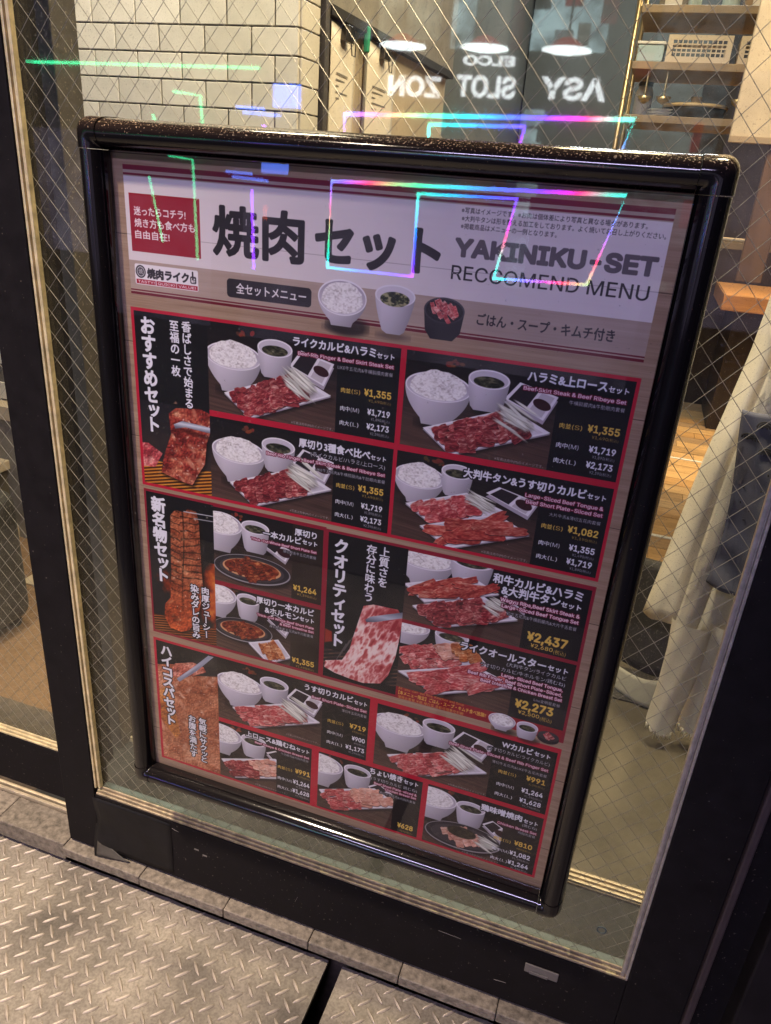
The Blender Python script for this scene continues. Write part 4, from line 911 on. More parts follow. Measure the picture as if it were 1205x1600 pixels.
kind(wires(-0.1655, 0.6900, 0.1705, 2.099, 0.0555, 0.0258, 0.0296, -0.0916, 1.2774, 1).build('wire_mesh', M['wire'], gp), 'stuff')
# black tape on the corner of the rail, curling off at the bottom
def tapef(u, v):
    x = -0.172 + u * 0.150; z = 0.062 + v * 0.112
    lift = max(0, .30 - u) / .30 * max(0, .55 - v) / .55
    return (x - .002 * math.sin(7 * v) * (1 - u), 0.0402 - 0.012 * lift ** 1.3 - .0006 * math.sin(9 * v + 4 * u), z - .012 * lift)
tp = MB().grid(tapef, 14, 14).build('tape', M['tape'], dr, smooth=True)
sm = tp.modifiers.new('thick', 'SOLIDIFY'); sm.thickness = 0.0006
def peel(u, v):
    x = -0.168 + u * .060; z0_ = 0.0515; h = .040 * (1 - u) ** 1.6 + .002
    return (x, 0.0392 - .010 * (1 - v) * (1 - u) - .001, z0_ + v * h)
pe = MB().grid(peel, 10, 5).build('tape_flap', M['tapeedge'], dr, smooth=True); sm = pe.modifiers.new('thick', 'SOLIDIFY'); sm.thickness = 0.0006
pg = MB().box(0.5585, 0.6055, 0.0385, 0.0411, 0.1335, 0.1500).build('door_latch_plate', M['plaque'], dr, bevel=0.001)
MB().box(0.566, 0.592, 0.0372, 0.0386, 0.1335, 0.1385).build('latch_lip', M['plaque'], pg, bevel=0.0006)
for (x, z) in ((0.02, .135), (0.035, .128)):
    MB().box(x, x + .008, 0.0409, 0.0413, z, z + .003).build('paint_chip', M['plaque'], dr)

_c = (0.6452, 0.0519, 0.2470)
MB().tube([(_c[0] + .0058 * math.cos(2 * PI * k / 16), _c[1], _c[2] + .0058 * math.sin(2 * PI * k / 16)) for k in range(16)], .0010, 5, closed=True).build('water_mark', M['ledge'], gp)
for (x, z, dx, dz) in ((.43, .150, .034, -.001), (.20, .10, .004, .012), (.52, .09, .018, .002), (-.02, .165, .012, -.003)):
    MB().tube([(x, .0411, z), (x + dx, .0411, z + dz)], .00028, 4).build('scratch', M['plaque'], dr)
d2 = thing('sliding_door', (-0.7, 0.10, 0.055), 'black framed sliding door set back beside the menu door, bench showing through', 'door', 'black sliding doors with wired glass')
MB().box(-1.25, -0.19, 0.0930, 0.1020, 0.0750, 0.1840).build('bottom_rail', M['door'], d2, bevel=0.0012)
MB().box(-0.262, -0.19, 0.0930, 0.120, 0.1845, 2.20).build('stile', M['door'], d2)
MB().box(-1.32, -1.2502, 0.0930, 0.120, 0.0750, 2.20).build('stile', M['door'], d2)
MB().box(-1.25, -0.2622, 0.0930, 0.120, 2.10, 2.20).build('top_rail', M['door'], d2)
bead_h(-1.25, -0.2625, 0.1842, 0.0940, M['bead'], d2)
g2 = MB().box(-1.25, -0.2625, 0.1042, 0.1098, 0.178, 2.0995).build('glass_pane', M['glass'], d2)
kind(wires(-1.2495, -0.263, 0.1785, 2.099, 0.107, 0.0258, 0.0296, -0.300, 0.6, 2).build('wire_mesh', M['wire'], g2), 'stuff')

# jamb and wall to the right of the door
jb = thing('door_jamb', (0.9, 0.06, 0.0), 'dark brown door jamb with a purplish edge beside the menu door', 'door frame')
MB().box(0.7695, 0.7790, 0.0330, 0.10, 0.0535, 2.6).build('jamb_edge', M['jamb2'], jb, bevel=0.002)
MB().box(0.7792, 0.8220, 0.0620, 0.10, 0.0535, 2.6).build('jamb_recess', M['door'], jb)
MB().box(0.8222, 0.8700, 0.0300, 0.10, 0.0490, 2.6).build('jamb_face', M['jamb'], jb, bevel=0.003)
MB().box(0.8702, 2.10, 0.0360, 0.10, 0.0490, 2.6).build('wall_panel', M['jamb'], jb, bevel=0.002)
kind(MB().box(-2.2, 2.1, 0.0402, 0.13, 2.2005, 2.9).build('transom_wall', M['jamb'], None), 'structure')
kind(MB().box(-2.2, -1.3205, 0.0402, 0.13, -0.1, 2.2).build('front_wall', M['jamb'], None), 'structure')

# ------------------------------------------------------------------ the menu board
XL, XR, ZT, ZB, W = -0.0400, 0.5850, 1.1850, 0.3150, 0.0300
mbd = thing('menu_board', (0.2725, 0.02, ZB), 'glossy black framed grilled meat set menu hung before the wired glass', 'menu board')
PROF = [(0.0, 0.0395), (0.0, 0.0120), (0.0003, 0.0060)]
for k in range(1, 16):
    a = PI * k / 16; PROF.append((W / 2 - (W / 2 - .0003) * math.cos(a), 0.006 - 0.0275 * math.sin(a) ** .8))
PROF += [(W - 0.0005, -0.0105), (W, -0.0095), (W, 0.0004), (W - .004, 0.0004), (W - .004, 0.0395)]
def rail(fn, h0, h1, m='frame'):
    o = MB().prism(PROF, fn, h0, h1).build('frame_rail', M[m], mbd, smooth=True); o.data.set_sharp_from_angle(angle=math.radians(38)); return o
rail(lambda t, y, h: (h, y, ZT - t), XL + W + .0003, XR - W - .0003, 'dusty'); rail(lambda t, y, h: (h, y, ZB + t), XL + W + .0003, XR - W - .0003)
rail(lambda t, y, h: (XL + t, y, h), ZB + W + .0003, ZT - W - .0003); rail(lambda t, y, h: (XR - t, y, h), ZB + W + .0003, ZT - W - .0003)
def cap(cx, cz, sx, sz):
    """corner piece: outer corner (cx,cz), inward directions sx,sz"""
    R = .013; path = [(cx, cz + sz * W), (cx, cz + sz * (W + R) / 2)]
    for k in range(9):
        a = PI / 2 * k / 8; path.append((cx + sx * R * (1 - math.cos(a)), cz + sz * R * (1 - math.sin(a))))
    path += [(cx + sx * (W + R) / 2, cz), (cx + sx * W, cz)]
    I = (cx + sx * W, cz + sz * W); g = .0008; vs = []; n = len(PROF); mth = len(path)
    for (x, z) in path:
        for (t, y) in PROF:
            f = t / W; px_, pz_ = x * (1 - f) + I[0] * f, z * (1 - f) + I[1] * f
            vs.append((px_ - sx * g * (1 - f), y - (g if y < .01 else 0), pz_ - sz * g * (1 - f)))
    fs = [(i * n + k, i * n + k + 1, (i + 1) * n + k + 1, (i + 1) * n + k) for i in range(mth - 1) for k in range(n - 1)]
    fs += [tuple(range(n)), tuple(range((mth - 1) * n, mth * n))]
    o = MB().add(vs, fs).build('corner_cap', M['dusty' if sz < 0 else 'frame'], mbd, smooth=True); o.data.set_sharp_from_angle(angle=math.radians(38))
cap(XL, ZT, 1, -1); cap(XR, ZT, -1, -1); cap(XL, ZB, 1, 1); cap(XR, ZB, -1, 1)
MB().box(XL + W - .003, XR - W + .003, 0.0030, 0.0380, ZB + W - .003, ZT - W + .003).build('backing_board', M['boardback'], mbd)
def sheet(u, v):
    x = XL + W - .0035 + u * (XR - XL - 2 * W + .007); z = ZB + W - .0035 + v * (ZT - ZB - 2 * W + .007)
    return (x, 0.0016 - .0008 * math.sin(5 * u + 2 * v) * math.sin(4 * v + 1), z)
po = MB().grid(sheet, 16, 24).build('poster', M['poster'], mbd, smooth=True)
ul = po.data.uv_layers.new(name='print'); _o = po.matrix_basis.translation + mbd.location
for lp in po.data.loops:
    c = po.data.vertices[lp.vertex_index].co
    ul.data[lp.index].uv = (((c.x + _o.x) * 1000 - U0) / PW, 1 - ((1.0 - (c.z + _o.z)) * 1000 - V0) / PH)
def coverf(u, v):
    """thin clear sheet that bellies out below its top edge"""
    x = XL + W + .0002 + u * (XR - XL - 2 * W - .0004); z = ZB + W + .0002 + v * (ZT - ZB - 2 * W - .0004); d = (ZT - W) - z
    D = ZT - ZB - 2 * W; s = 0.050
    y = s * d if d < .16 else (s * .16 + s * (d - .16) - s * (d - .16) ** 2 / (2 * .14) if d < .30 else (s * .23) * (1 - ((d - .30) / (D - .30)) ** 2 * .9))
    return (x, -.0015 - y * .92 - .0004 * math.sin(6 * u + 1), z)
cv = MB().grid(coverf, 24, 80).build('clear_cover', M['cover'], mbd, smooth=True)

# ------------------------------------------------------------------ inside, just behind the door
kind(MB().box(-0.372, 1.3, 0.0905, 0.2900, 0.030, 0.0455).build('vestibule_floor', M['mat']), 'structure')
tr_ = bpy.data.objects.new('inner_track', None); COL.objects.link(tr_); tr_.location = (0.5, 0.305, 0.03); tr_['kind'] = 'structure'
MB().box(-0.293, 1.3, 0.2902, 0.3220, 0.030, 0.0500).build('track_base', M['track'], tr_)
for y in (.2915, .3015, .3120): MB().box(-0.293, 1.3, y, y + .0055, 0.0500, 0.0555).build('track_rib', M['track'], tr_, bevel=.0012)
ip = thing('door_post', (-0.33, 0.285, 0.046), 'dark speckled inner door post standing before the white tiled wall', 'door post')
MB().box(-0.366, -0.349, 0.268, 0.32, 0.0460, 2.55).build('post_leaf', M['post'], ip); MB().box(-0.3489, -0.3391, 0.276, 0.32, 0.0460, 2.55).build('post_groove', M['dark'], ip)
MB().box(-0.3390, -0.2935, 0.266, 0.32, 0.0460, 2.55).build('post_leaf', M['post'], ip, bevel=.002)
kind(MB().box(-2.4, 0.34, 0.1105, 1.60, 0.020, 0.0440).build('carpet_floor', M['carpet']), 'structure')
kind(MB().box(0.3405, 2.6, 0.3222, 1.60, 0.020, 0.0450).build('beige_floor', M['tile']), 'structure')
kind(MB().box(-0.95, 0.30, 0.70, 0.90, 0.0445, 0.0475).build('floor_border', M['cream']), 'structure')
kind(MB().box(-2.4, 2.6, 1.6002, 4.3, -0.02, 0.0300).build('floor_bed', M['dark']), 'structure')
wf = bpy.data.objects.new('wood_floor', None); COL.objects.link(wf); wf.location = (1.0, 2.7, 0.03); wf['kind'] = 'structure'
PM = []
for i in range(4):
    c = [(0.44, 0.25, 0.10), (0.36, 0.22, 0.10), (0.50, 0.31, 0.14), (0.31, 0.20, 0.11)][i]
    PM.append(mat('floor_plank', c, 0.42, var=0.35, scale=7, stretch=(1, 9, 9), bump=.1))
rr = random.Random(5); y = 1.602
while y < 3.85:
    x = 0.0 - rr.uniform(0, .6); w_ = .092
    white = abs(y - 2.76) < .046 or abs(y - 1.786) < .046
    while x < 2.2:
        L_ = rr.uniform(.55, 1.0); 
        MB().box(x, x + L_ - .002, y, y + w_ - .003, 0.031, 0.0452 + rr.uniform(-.0006, .0006)).build('plank', PM[rr.randrange(4)], wf)
        x += L_
    y += w_
    if white: MB().box(-.4, 2.2, y, y + .016, 0.031, 0.0470).build('white_strip', M['whitep'], wf); y += .018

# white tiled wall
bw = thing('tiled_wall', (-0.65, 0.97, 0.05), 'white brick tiled wall with thin dark joints', 'wall')
MB().box(-1.25, -0.2520, 0.9560, 1.0560, 0.43, 2.55).build('wall_core', M['mortar'], bw)
BRW, BRH, CRS = .1105, .0490, .0522
def brick_mesh(w_): return MB().box(0, w_, 0, .0085, 0, BRH)
bm0 = None
def put_brick(x, y, z, w_, rot=False):
    global bm0
    if w_ == BRW and not rot and bm0 is not None:
        o = bm0.copy(); COL.objects.link(o); o.parent = bw; o.location = (x, y, z); return
    if rot: o = MB().box(-.0085, 0, 0, w_, 0, BRH).build('brick', M['brick'], bw, bevel=.0012)
    else: o = brick_mesh(w_).build('brick', M['brick'], bw, bevel=.0012)
    o.location = (x, y, z)
    if w_ == BRW and not rot: bm0 = o
rest = MB(); z = 0.476; row = 0
while z < 2.5:
    xr = -0.2445; x = xr - (BRW if row % 2 else BRW * .5)
    first = xr - x
    if z < 1.60:
        put_brick(x, 0.9490, z, first - .0036 if first < BRW else BRW - .0036)
        xx = x - (BRW + .0032)
        while xx > -1.245: put_brick(xx, 0.9490 + random.uniform(-.0004, .0004), z, BRW); xx -= BRW + .0032
        put_brick(-0.2435, 0.9580, z, .092, True)
    else:
        xx = x
        while xx > -1.25: rest.box(xx, xx + BRW, .949, .9575, z, z + BRH); xx -= BRW + .0032
    z += CRS; row += 1
kind(rest.build('upper_brick', M['brick'], bw), 'stuff')
kind(MB().box(-2.4, -1.2505, 0.95, 1.05, 0.02, 2.6).build('inner_wall_left', M['wall']), 'structure')
MB().box(-1.25, -0.235, 0.905, 0.9555, 0.428, 0.470).build('wall_ledge', M['cream'], bw, bevel=.002)
MB().box(-1.25, -0.235, 0.9155, 0.9555, 0.045, 0.4275).build('kick_board', M['greyp'], bw)
pl = thing('platform_bench', (-1.5, 0.95, 0.044), 'low beige platform bench standing on the brown carpet', 'bench')
MB().box(-1.95, -1.165, 0.30, 0.9470, 0.0445, 0.270).build('bench_side', M['tile'], pl); MB().box(-1.95, -1.150, 0.30, 0.9470, 0.2705, 0.300).build('bench_top', M['cream'], pl, bevel=.003); MB().box(-1.1645, -1.150, 0.30, 0.9470, 0.0445, 0.085).build('bench_foot', M['cream'], pl)
sc = thing('suitcase', (-0.80, 0.47, 0.044), 'dark suitcase with rounded corners standing on the brown carpet', 'suitcase')
MB().box(-1.02, -0.765, 0.42, 0.56, 0.075, 0.42).build('shell', M['bag'], sc, bevel=.035, seg=4); MB().box(-1.0, -0.785, 0.477, 0.483, 0.070, 0.424).build('zip_band', M['dark'], sc, bevel=.0028)
for x in (-.98, -.81):
    for yy in (.45, .53): MB().tube([(x - .012, yy, .058), (x + .012, yy, .058)], .0136, 12).build('wheel', M['dark'], sc)

# side wall with hanging sheets
kind(MB().box(-0.330, -0.2530, 1.0800, 2.15, 0.45, 1.462).build('side_partition', M['cream']), 'structure')
sb = thing('wall_beam', (-0.29, 1.6, 1.4625), 'dark grey beam above the clipped white sheets', 'beam')
MB().box(-0.340, -0.2340, 1.0830, 2.16, 1.4625, 1.74).build('beam_face', M['greyp'], sb); MB().box(-0.336, -0.2300, 1.0830, 2.16, 1.4600, 1.4800).build('beam_edge', M['dark'], sb)
tag(MB().box(-0.262, -0.2340, 1.0575, 1.0815, 0.05, 2.5).build('corner_post', M['post']), 'thin dark speckled post at the end of the white tiles', 'post')
def sheet_thing(y0, y1, lab, clipcol):
    s_ = thing('menu_sheet', (-0.248, (y0 + y1) / 2, .96), lab, 'paper sheet', 'white sheets clipped to the side wall')
    o = MB().grid(lambda u, v: (-0.2490 + .006 * math.sin(3 * u + 2 * v) + .004 * v, y0 + (y1 - y0) * u, .96 + .492 * v), 10, 12).build('sheet', M['paper'], s_, smooth=True)
    m_ = o.modifiers.new('thick', 'SOLIDIFY'); m_.thickness = .0012
    for k in range(5):
        sf = lambda u, v, k=k: (-0.2476 + .006 * math.sin(3 * (.2 + .5 * u) + 2 * (.70 + .03 * k)) + .004 * (.70 + .03 * k), y0 + (y1 - y0) * (.2 + (.5 - .1 * (k % 3)) * u), .96 + .492 * (.80 - .026 * k + .007 * v))
        MB().grid(sf, 6, 1).build('print_line', M['greyp'], s_)
    yc = (y0 + y1) / 2; c = MB().prism([(yc - .028, 1.424), (yc + .028, 1.424), (yc + .018, 1.458), (yc - .018, 1.458)], lambda a, b, h: (h, a, b), -0.2440, -0.2300).build('bulldog_clip', M['clip'], s_, bevel=.002)
    MB().tube([(-.228, yc - .016, 1.455), (-.222, yc - .018, 1.43), (-.220, yc - .010, 1.396), (-.220, yc + .010, 1.396), (-.222, yc + .018, 1.43), (-.228, yc + .016, 1.455)], .0016, 6).build('clip_wire', M['clip'], s_)
sheet_thing(1.105, 1.285, 'white printed sheet clipped to the wall, nearer the white tiles', 0); sheet_thing(1.335, 1.60, 'blank cream sheet clipped to the wall beyond the green reflection', 0)
gp_ = thing('green_reflection', (-0.235, 1.31, 1.40), 'green reflection made solid between the two clipped white sheets', 'reflection')
MB().box(-0.2380, -0.2260, 1.302, 1.320, 1.42, 1.475).build('reflection_body', M['green'], gp_, bevel=.003); MB().tube([(-.232, 1.311, 1.42), (-.234, 1.312, 1.0)], .004, 8).build('reflection_streak', M['greyp'], gp_)  # solid green shape standing in for a reflection

# kitchen shelf
su = thing('shelf_unit', (0.70, 2.35, 0.046), 'kitchen shelf unit with brass coloured posts and brown boards', 'shelf')
for (x, y_) in ((.345, 2.20), (.345, 2.52), (1.25, 2.20), (1.25, 2.52)): MB().tube([(x, y_, .046), (x, y_, 2.1)], .0085, 10).build('post', M['steel'], su, smooth=True)
for z in (1.02, 1.384, 1.536, 1.690): MB().box(.354, 1.24, 2.192, 2.53, z - .022, z).build('shelf_board', M['shelf'], su, bevel=.002)
def basket(x0, x1, lab):
    b = thing('basket', ((x0 + x1) / 2, 2.28, 1.5365), lab, 'basket', 'beige plastic baskets on the shelf')
    z0, z1 = 1.537, 1.612
    MB().box(x0, x1, 2.20, 2.36, z0, z0 + .006).build('base', M['basket'], b)
    for yy in (2.20, 2.356): MB().box(x0, x1, yy, yy + .004, z1 - .014, z1).box(x0, x1, yy, yy + .004, z0 + .006, z0 + .016).box(x0, x0 + .016, yy, yy + .004, z0 + .016, z1 - .014).box(x1 - .016, x1, yy, yy + .004, z0 + .016, z1 - .014).build('side_frame', M['basket'], b)
    lat = MB(); n = int((x1 - x0) / .014)
    for k in range(1, n): xx = x0 + (x1 - x0) * k / n; lat.box(xx - .0018, xx + .0018, 2.2005, 2.203, z0 + .015, z1 - .013)
    for k in range(1, 4): zz = z0 + .016 + (z1 - z0 - .03) * k / 4; lat.box(x0 + .015, x1 - .015, 2.2008, 2.2028, zz - .0018, zz + .0018)
    kind(lat.build('lattice', M['basket'], b), 'stuff')
    for xx in (x0, x1 - .004): MB().box(xx, xx + .004, 2.2042, 2.3558, z0 + .006, z1).build('end_panel', M['basket'], b)
basket(.452, .645, 'beige lattice basket on the middle shelf beside the blue box'); basket(.668, .86, 'beige lattice basket cut off by the beige panel')
bb = thing('storage_box', (.40, 2.28, 1.5365), 'pale blue plastic box on the middle shelf beside the post', 'box')
MB().box(.362, .444, 2.21, 2.34, 1.5368, 1.585).build('box_body', M['bluec'], bb, bevel=.004); MB().box(.358, .448, 2.206, 2.344, 1.5855, 1.594).build('lid', M['whitep'], bb, bevel=.002)
ld = thing('pot', (.575, 2.33, 1.3842), 'cooking pot with round wooden lid on the lower shelf', 'pot')
MB().lathe([(.080, 0), (.095, .004), (.1, .03), (.1, .034)], (.575, 2.33, 1.3845), 28).build('pot_body', M['clip'], ld, smooth=True); MB().lathe([(.104, 0), (.106, .006), (.1, .011), (.02, .016)], (.575, 2.33, 1.4187), 28).build('lid', M['lid'], ld, smooth=True); MB().lathe([(.014, 0), (.018, .016), (.016, .02)], (.575, 2.33, 1.4350), 14).build('lid_knob', M['lid'], ld)
for (x, y_, lab) in ((.47, 2.30, 'stack of white dishes between brass coloured post and pot lid'), (.78, 2.30, 'stack of white dishes beyond the pot lid, near the blue tub')):
    dsh = thing('dish_stack', (x, y_, 1.3842), lab, 'dishes', 'white dishes on the lower shelf')
    for k in range(3): MB().lathe([(.028, 0), (.05, .006), (.052, .008)], (x + .002 * k, y_, 1.3845 + .0085 * k), 20).build('dish', M['whitep'], dsh, smooth=True)
for (x, lab) in ((.50, 'pale bottle on the top kitchen shelf'), (.62, 'pale bottle behind the baskets on the top shelf')):
    bt = thing('bottle', (x, 2.42, 1.6902), lab, 'bottle', 'bottles on the top shelf')
    MB().lathe([(.026, 0), (.028, .004), (.028, .09), (.012, .12), (.012, .14)], (x, 2.42, 1.6905), 18).build('bottle_body', M['bluec'], bt, smooth=True); MB().lathe([(.0135, 0), (.0135, .016)], (x, 2.42, 1.8308), 14).build('cap', M['whitep'], bt)

for (x, z, h, w_, mm, lab) in ((.40, 1.3842, .105, .055, 'whitep', 'tall white jar beside the brass coloured post on the lower shelf'), (.72, 1.6902, .085, .12, 'shelf', 'brown carton on the top shelf above the second basket'), (.44, 1.6902, .10, .09, 'greyp', 'grey carton on the top shelf beside the post'), (.90, 1.3842, .12, .13, 'bluec', 'pale blue tub on the lower shelf beside the beige board')):
    g = thing('carton' if 'carton' in lab else ('jar' if 'jar' in lab else 'tub'), (x, 2.36, z), lab, 'carton' if 'carton' in lab else ('jar' if 'jar' in lab else 'tub'))
    if 'jar' in lab: MB().lathe([(w_ * .5, 0), (w_ * .55, .01), (w_ * .55, h * .8), (w_ * .4, h)], (x, 2.42, z + .0005), 18).build('jar_body', M[mm], g, smooth=True); MB().lathe([(w_ * .45, 0), (w_ * .45, .012)], (x, 2.42, z + h + .001), 18).build('jar_lid', M['clip'], g)
    else: MB().box(x - w_ / 2, x + w_ / 2, 2.38, 2.50, z + .0005, z + h).build('body', M[mm], g, bevel=.003); MB().box(x - w_ * .3, x + w_ * .3, 2.377, 2.3798, z + h * .3, z + h * .7).build('label_patch', M['whitep'], g)
for k, x in enumerate((.41, .47, .70, .80)):
    u_ = thing('ladle', (x, 2.21, 1.40), ['steel ladle hanging nearest the brass post', 'steel ladle hanging second from the brass post', 'steel ladle hanging third from the brass post, past the pot lid', 'steel ladle hanging nearest the beige board'][k], 'ladle', 'ladles hanging under the middle shelf')
    MB().tube([(x, 2.215, 1.512), (x, 2.215, 1.44)], .0035, 8).build('handle', M['steel'], u_); MB().lathe([(.004, 0), (.018, .008), (.024, .022), (.022, .022), (.015, .010), (.003, .004)], (x, 2.215, 1.418), 16).build('scoop', M['steel'], u_, smooth=True)
bp_ = thing('beige_board', (0.95, 1.21, 1.262), 'plain beige board hanging above the orange counter top', 'panel')
MB().box(0.640, 1.6, 1.195, 1.225, 1.2625, 2.55).build('panel_board', M['cream'], bp_, bevel=.002); MB().box(0.640, 1.6, 1.190, 1.1948, 1.2625, 1.274).build('panel_trim', M['shelf'], bp_)
MB().box(0.722, 0.775, 1.200, 1.222, 0.985, 1.2620).build('wooden_strip', M['brownpost'], bp_, bevel=.002)
ct = thing('counter', (1.5, 3.6, 0.03), 'orange wooden counter top on a dark front past the planks', 'counter')
MB().box(0.90, 2.55, 3.32, 3.92, 0.660, 0.735).build('counter_top', M['counter'], ct, bevel=.004); MB().box(0.98, 2.55, 3.42, 3.90, 0.0455, 0.6595).build('counter_front', M['darkwood'], ct)
dw = thing('dark_wall', (0.6, 4.0, 0.03), 'dark wooden wall beyond the plank floor', 'wall')
MB().box(-0.30, 2.6, 3.93, 4.05, 0.03, 1.25).build('wainscot', M['darkwood'], dw); MB().box(-0.30, 0.62, 3.96, 4.05, 1.2505, 2.6).build('upper_wall', M['wall'], dw); MB().box(0.6205, 2.6, 3.93, 4.05, 1.2505, 2.6).build('wainscot', M['darkwood'], dw)
kind(MB().box(-0.42, -0.31, 2.17, 4.05, 0.03, 2.6).build('inner_wall_back', M['wall']), 'structure')
kind(MB().box(2.6, 2.7, 0.13, 4.05, 0.02, 2.6).build('inner_wall_right', M['wall']), 'structure')
kind(MB().box(-2.5, -2.4, 0.13, 1.05, 0.02, 2.6).build('inner_wall_far_left', M['wall']), 'structure')
kind(MB().box(-2.5, 2.7, 0.1305, 4.1, 2.6, 2.7).build('ceiling', M['ceil']), 'structure')

# ------------------------------------------------------------------ hanging clothes behind the right of the glass
hr = thing('clothes_rail', (0.98, 0.79, 0.046), 'steel clothes rail holding the long white coat', 'clothes rail')
MB().tube([(0.72, 0.80, 1.62), (1.45, 0.80, 1.62)], .011, 12).build('bar', M['steel'], hr, smooth=True)
for x in (1.16, 1.42): MB().tube([(x, 0.80, .047), (x, 0.80, 1.61)], .011, 12).build('upright', M['steel'], hr, smooth=True); MB().box(x - .03, x + .03, .62, .98, .0455, .062).build('foot', M['steel'], hr, bevel=.004)
gm = thing('hanging_garment', (0.82, 0.76, 0.10), 'long white coat with trousers hanging in clear plastic wrap', 'garment')
def left_edge(z): return float(np.interp(z, [.325, .705, .90, .97, 1.3, 1.55], [.668, .711, .742, .748, .765, .80]))
def coat(u, v):
    z = .322 + v * 1.23; xl = left_edge(z) ; x = xl + u * (1.02 - xl); f = 1 - .55 * v
    yy = .790 - .022 * math.sin(PI * min(1, u * 2.2)) - f * (.016 * math.sin(19 * u + 1.2 * v) + .009 * math.sin(37 * u - 2 * v + 1)) - .0035 * math.sin(60 * u + 9 * v) - .004 * math.sin(22 * v + 14 * u) - .05 * math.exp(-(u / .05) ** 2) * -.6
    zz = z + (0.012 * math.sin(11 * u) + .02 * u) * (1 - v)
    return (x, yy, zz)
co_ = MB().grid(coat, 60, 40).build('coat', M['cloth'], gm, smooth=True); k_ = co_.modifiers.new('thick', 'SOLIDIFY'); k_.thickness = .003
def flap(u, v):
    z = .30 + v * .62; x = left_edge(z) + .046 + u * .045 + .012 * (1 - v) - .02 * v; return (x, .752 - .012 * math.sin(PI * u) - .006 * math.sin(9 * v), z)
fl = MB().grid(flap, 10, 24).build('coat_front', M['cloth'], gm, smooth=True); k_ = fl.modifiers.new('thick', 'SOLIDIFY'); k_.thickness = .003
def leg(x0, x1, xt0, xt1, y0, z0, seed):
    r = random.Random(seed)
    def f(u, v):
        a = 2 * PI * u; xa = x0 * (1 - v) + xt0 * v; xb = x1 * (1 - v) + xt1 * v; c = (xa + xb) / 2; h = (xb - xa) / 2; w1 = 1 + .07 * math.sin(3 * a + 4 * v) + .04 * math.sin(5 * a - 7 * v)
        return (c + h * math.cos(a) * w1, y0 + .030 * math.sin(a) * w1, z0 + v * (.36 - z0) + (.006 * math.sin(9 * a) * (1 - v) ** 6))
    b = MB().grid(f, 28, 20)
    for k in range(46):
        a = r.uniform(0, 2 * PI); c, h = (x0 + x1) / 2, (x1 - x0) / 2; p = (c + h * .97 * math.cos(a), y0 + .029 * math.sin(a), z0 + .004)
        b.tube([p, (p[0] + r.uniform(-.004, .004), p[1] + r.uniform(-.004, .002), z0 - r.uniform(.006, .018))], [.0016, .0006], 4)
    return b.build('trouser_leg', M['cloth'], gm, smooth=True)
leg(.722, .782, .722, .800, .745, .088, 1); leg(.790, .850, .795, .880, .765, .090, 2)
hk = MB().tube([(.93, .80, 1.56), (.93, .80, 1.60), (.945, .80, 1.634), (.93, .80, 1.645), (.915, .80, 1.634)], .0025, 8).build('hanger_hook', M['steel'], gm)
def wrap(u, v):
    z = .44 + v * .56; x = left_edge(z) + .028 + u * .062
    return (x, .742 - .010 * math.sin(PI * u) - .004 * math.sin(23 * v + 5 * u) - .003 * math.sin(41 * v - 9 * u) - .0025 * math.sin(37 * u + 13 * v), z)
MB().grid(wrap, 24, 60).build('plastic_wrap', M['film'], gm, smooth=True)
bc = thing('printed_cloth', (0.86, 0.715, 0.46), 'grey blue cloth with black wave print beside the white coat', 'cloth')
def blue(u, v):
    z = .462 + v * .35; x = .747 + .010 * math.sin(4 * v) + u * .18; return (x + .012 * (1 - v), .704 + .03 * (1 - u) ** 3 - .006 * math.sin(14 * u + 7 * v) - .004 * math.sin(26 * v + 6 * u) * (1 - v), z - .012 * math.sin(PI * u) * (1 - v))
b_ = MB().grid(blue, 30, 40).build('cloth_sheet', M['bluecloth'], bc, smooth=True); k_ = b_.modifiers.new('thick', 'SOLIDIFY'); k_.thickness = .002; k_.offset = -1
def on_blue(u, v, d=.004): p = blue(u, v); return (p[0], p[1] - d, p[2])
r_ = random.Random(9); pm = MB()
for (cu, cv_) in ((.10, .86), (.22, .93), (.26, .80), (.36, .90), (.42, .78), (.50, .88)):
    for k, rad in enumerate((.075, .05, .026)):
        pm.tube([on_blue(cu + rad * math.cos(a), cv_ + rad * .42 * math.sin(a), .0028) for a in [PI * q / 10 for q in range(11)]], .0016, 5)
for k in range(26):
    u, v = r_.uniform(.05, .55), r_.uniform(.42, .72); a = r_.uniform(0, 3)
    pm.tube([on_blue(u, v, .0025), on_blue(u + .018 * math.cos(a), v + .012 * math.sin(a), .0025)], .0012, 5)
kind(pm.build('wave_print', M['print'], bc), 'stuff')
bg = thing('tote_bag', (0.70, 0.96, 0.046), 'dark speckled bag with a pale grey hem standing behind the white garment', 'bag')
MB().grid(lambda u, v: (.655 + .17 * u - .02 * v, .955 - .05 * math.sin(PI * u) * (1 - .4 * v) + .03 * v, .095 + .27 * v + .01 * math.sin(3 * u)), 16, 12).build('bag_side', M['bag'], bg, smooth=True).modifiers.new('thick', 'SOLIDIFY').thickness = .02
MB().grid(lambda u, v: (.640 + .19 * u, .930 - .055 * math.sin(PI * u) - .025 * (1 - v), .050 + .05 * v + .05 * (u ** 2) * v), 18, 6).build('bag_hem', M['hem'], bg, smooth=True).modifiers.new('thick', 'SOLIDIFY').thickness = .004
MB().box(.625, .86, .86, 1.0, .0455, .0495).build('bag_base', M['bag'], bg, bevel=.0015)

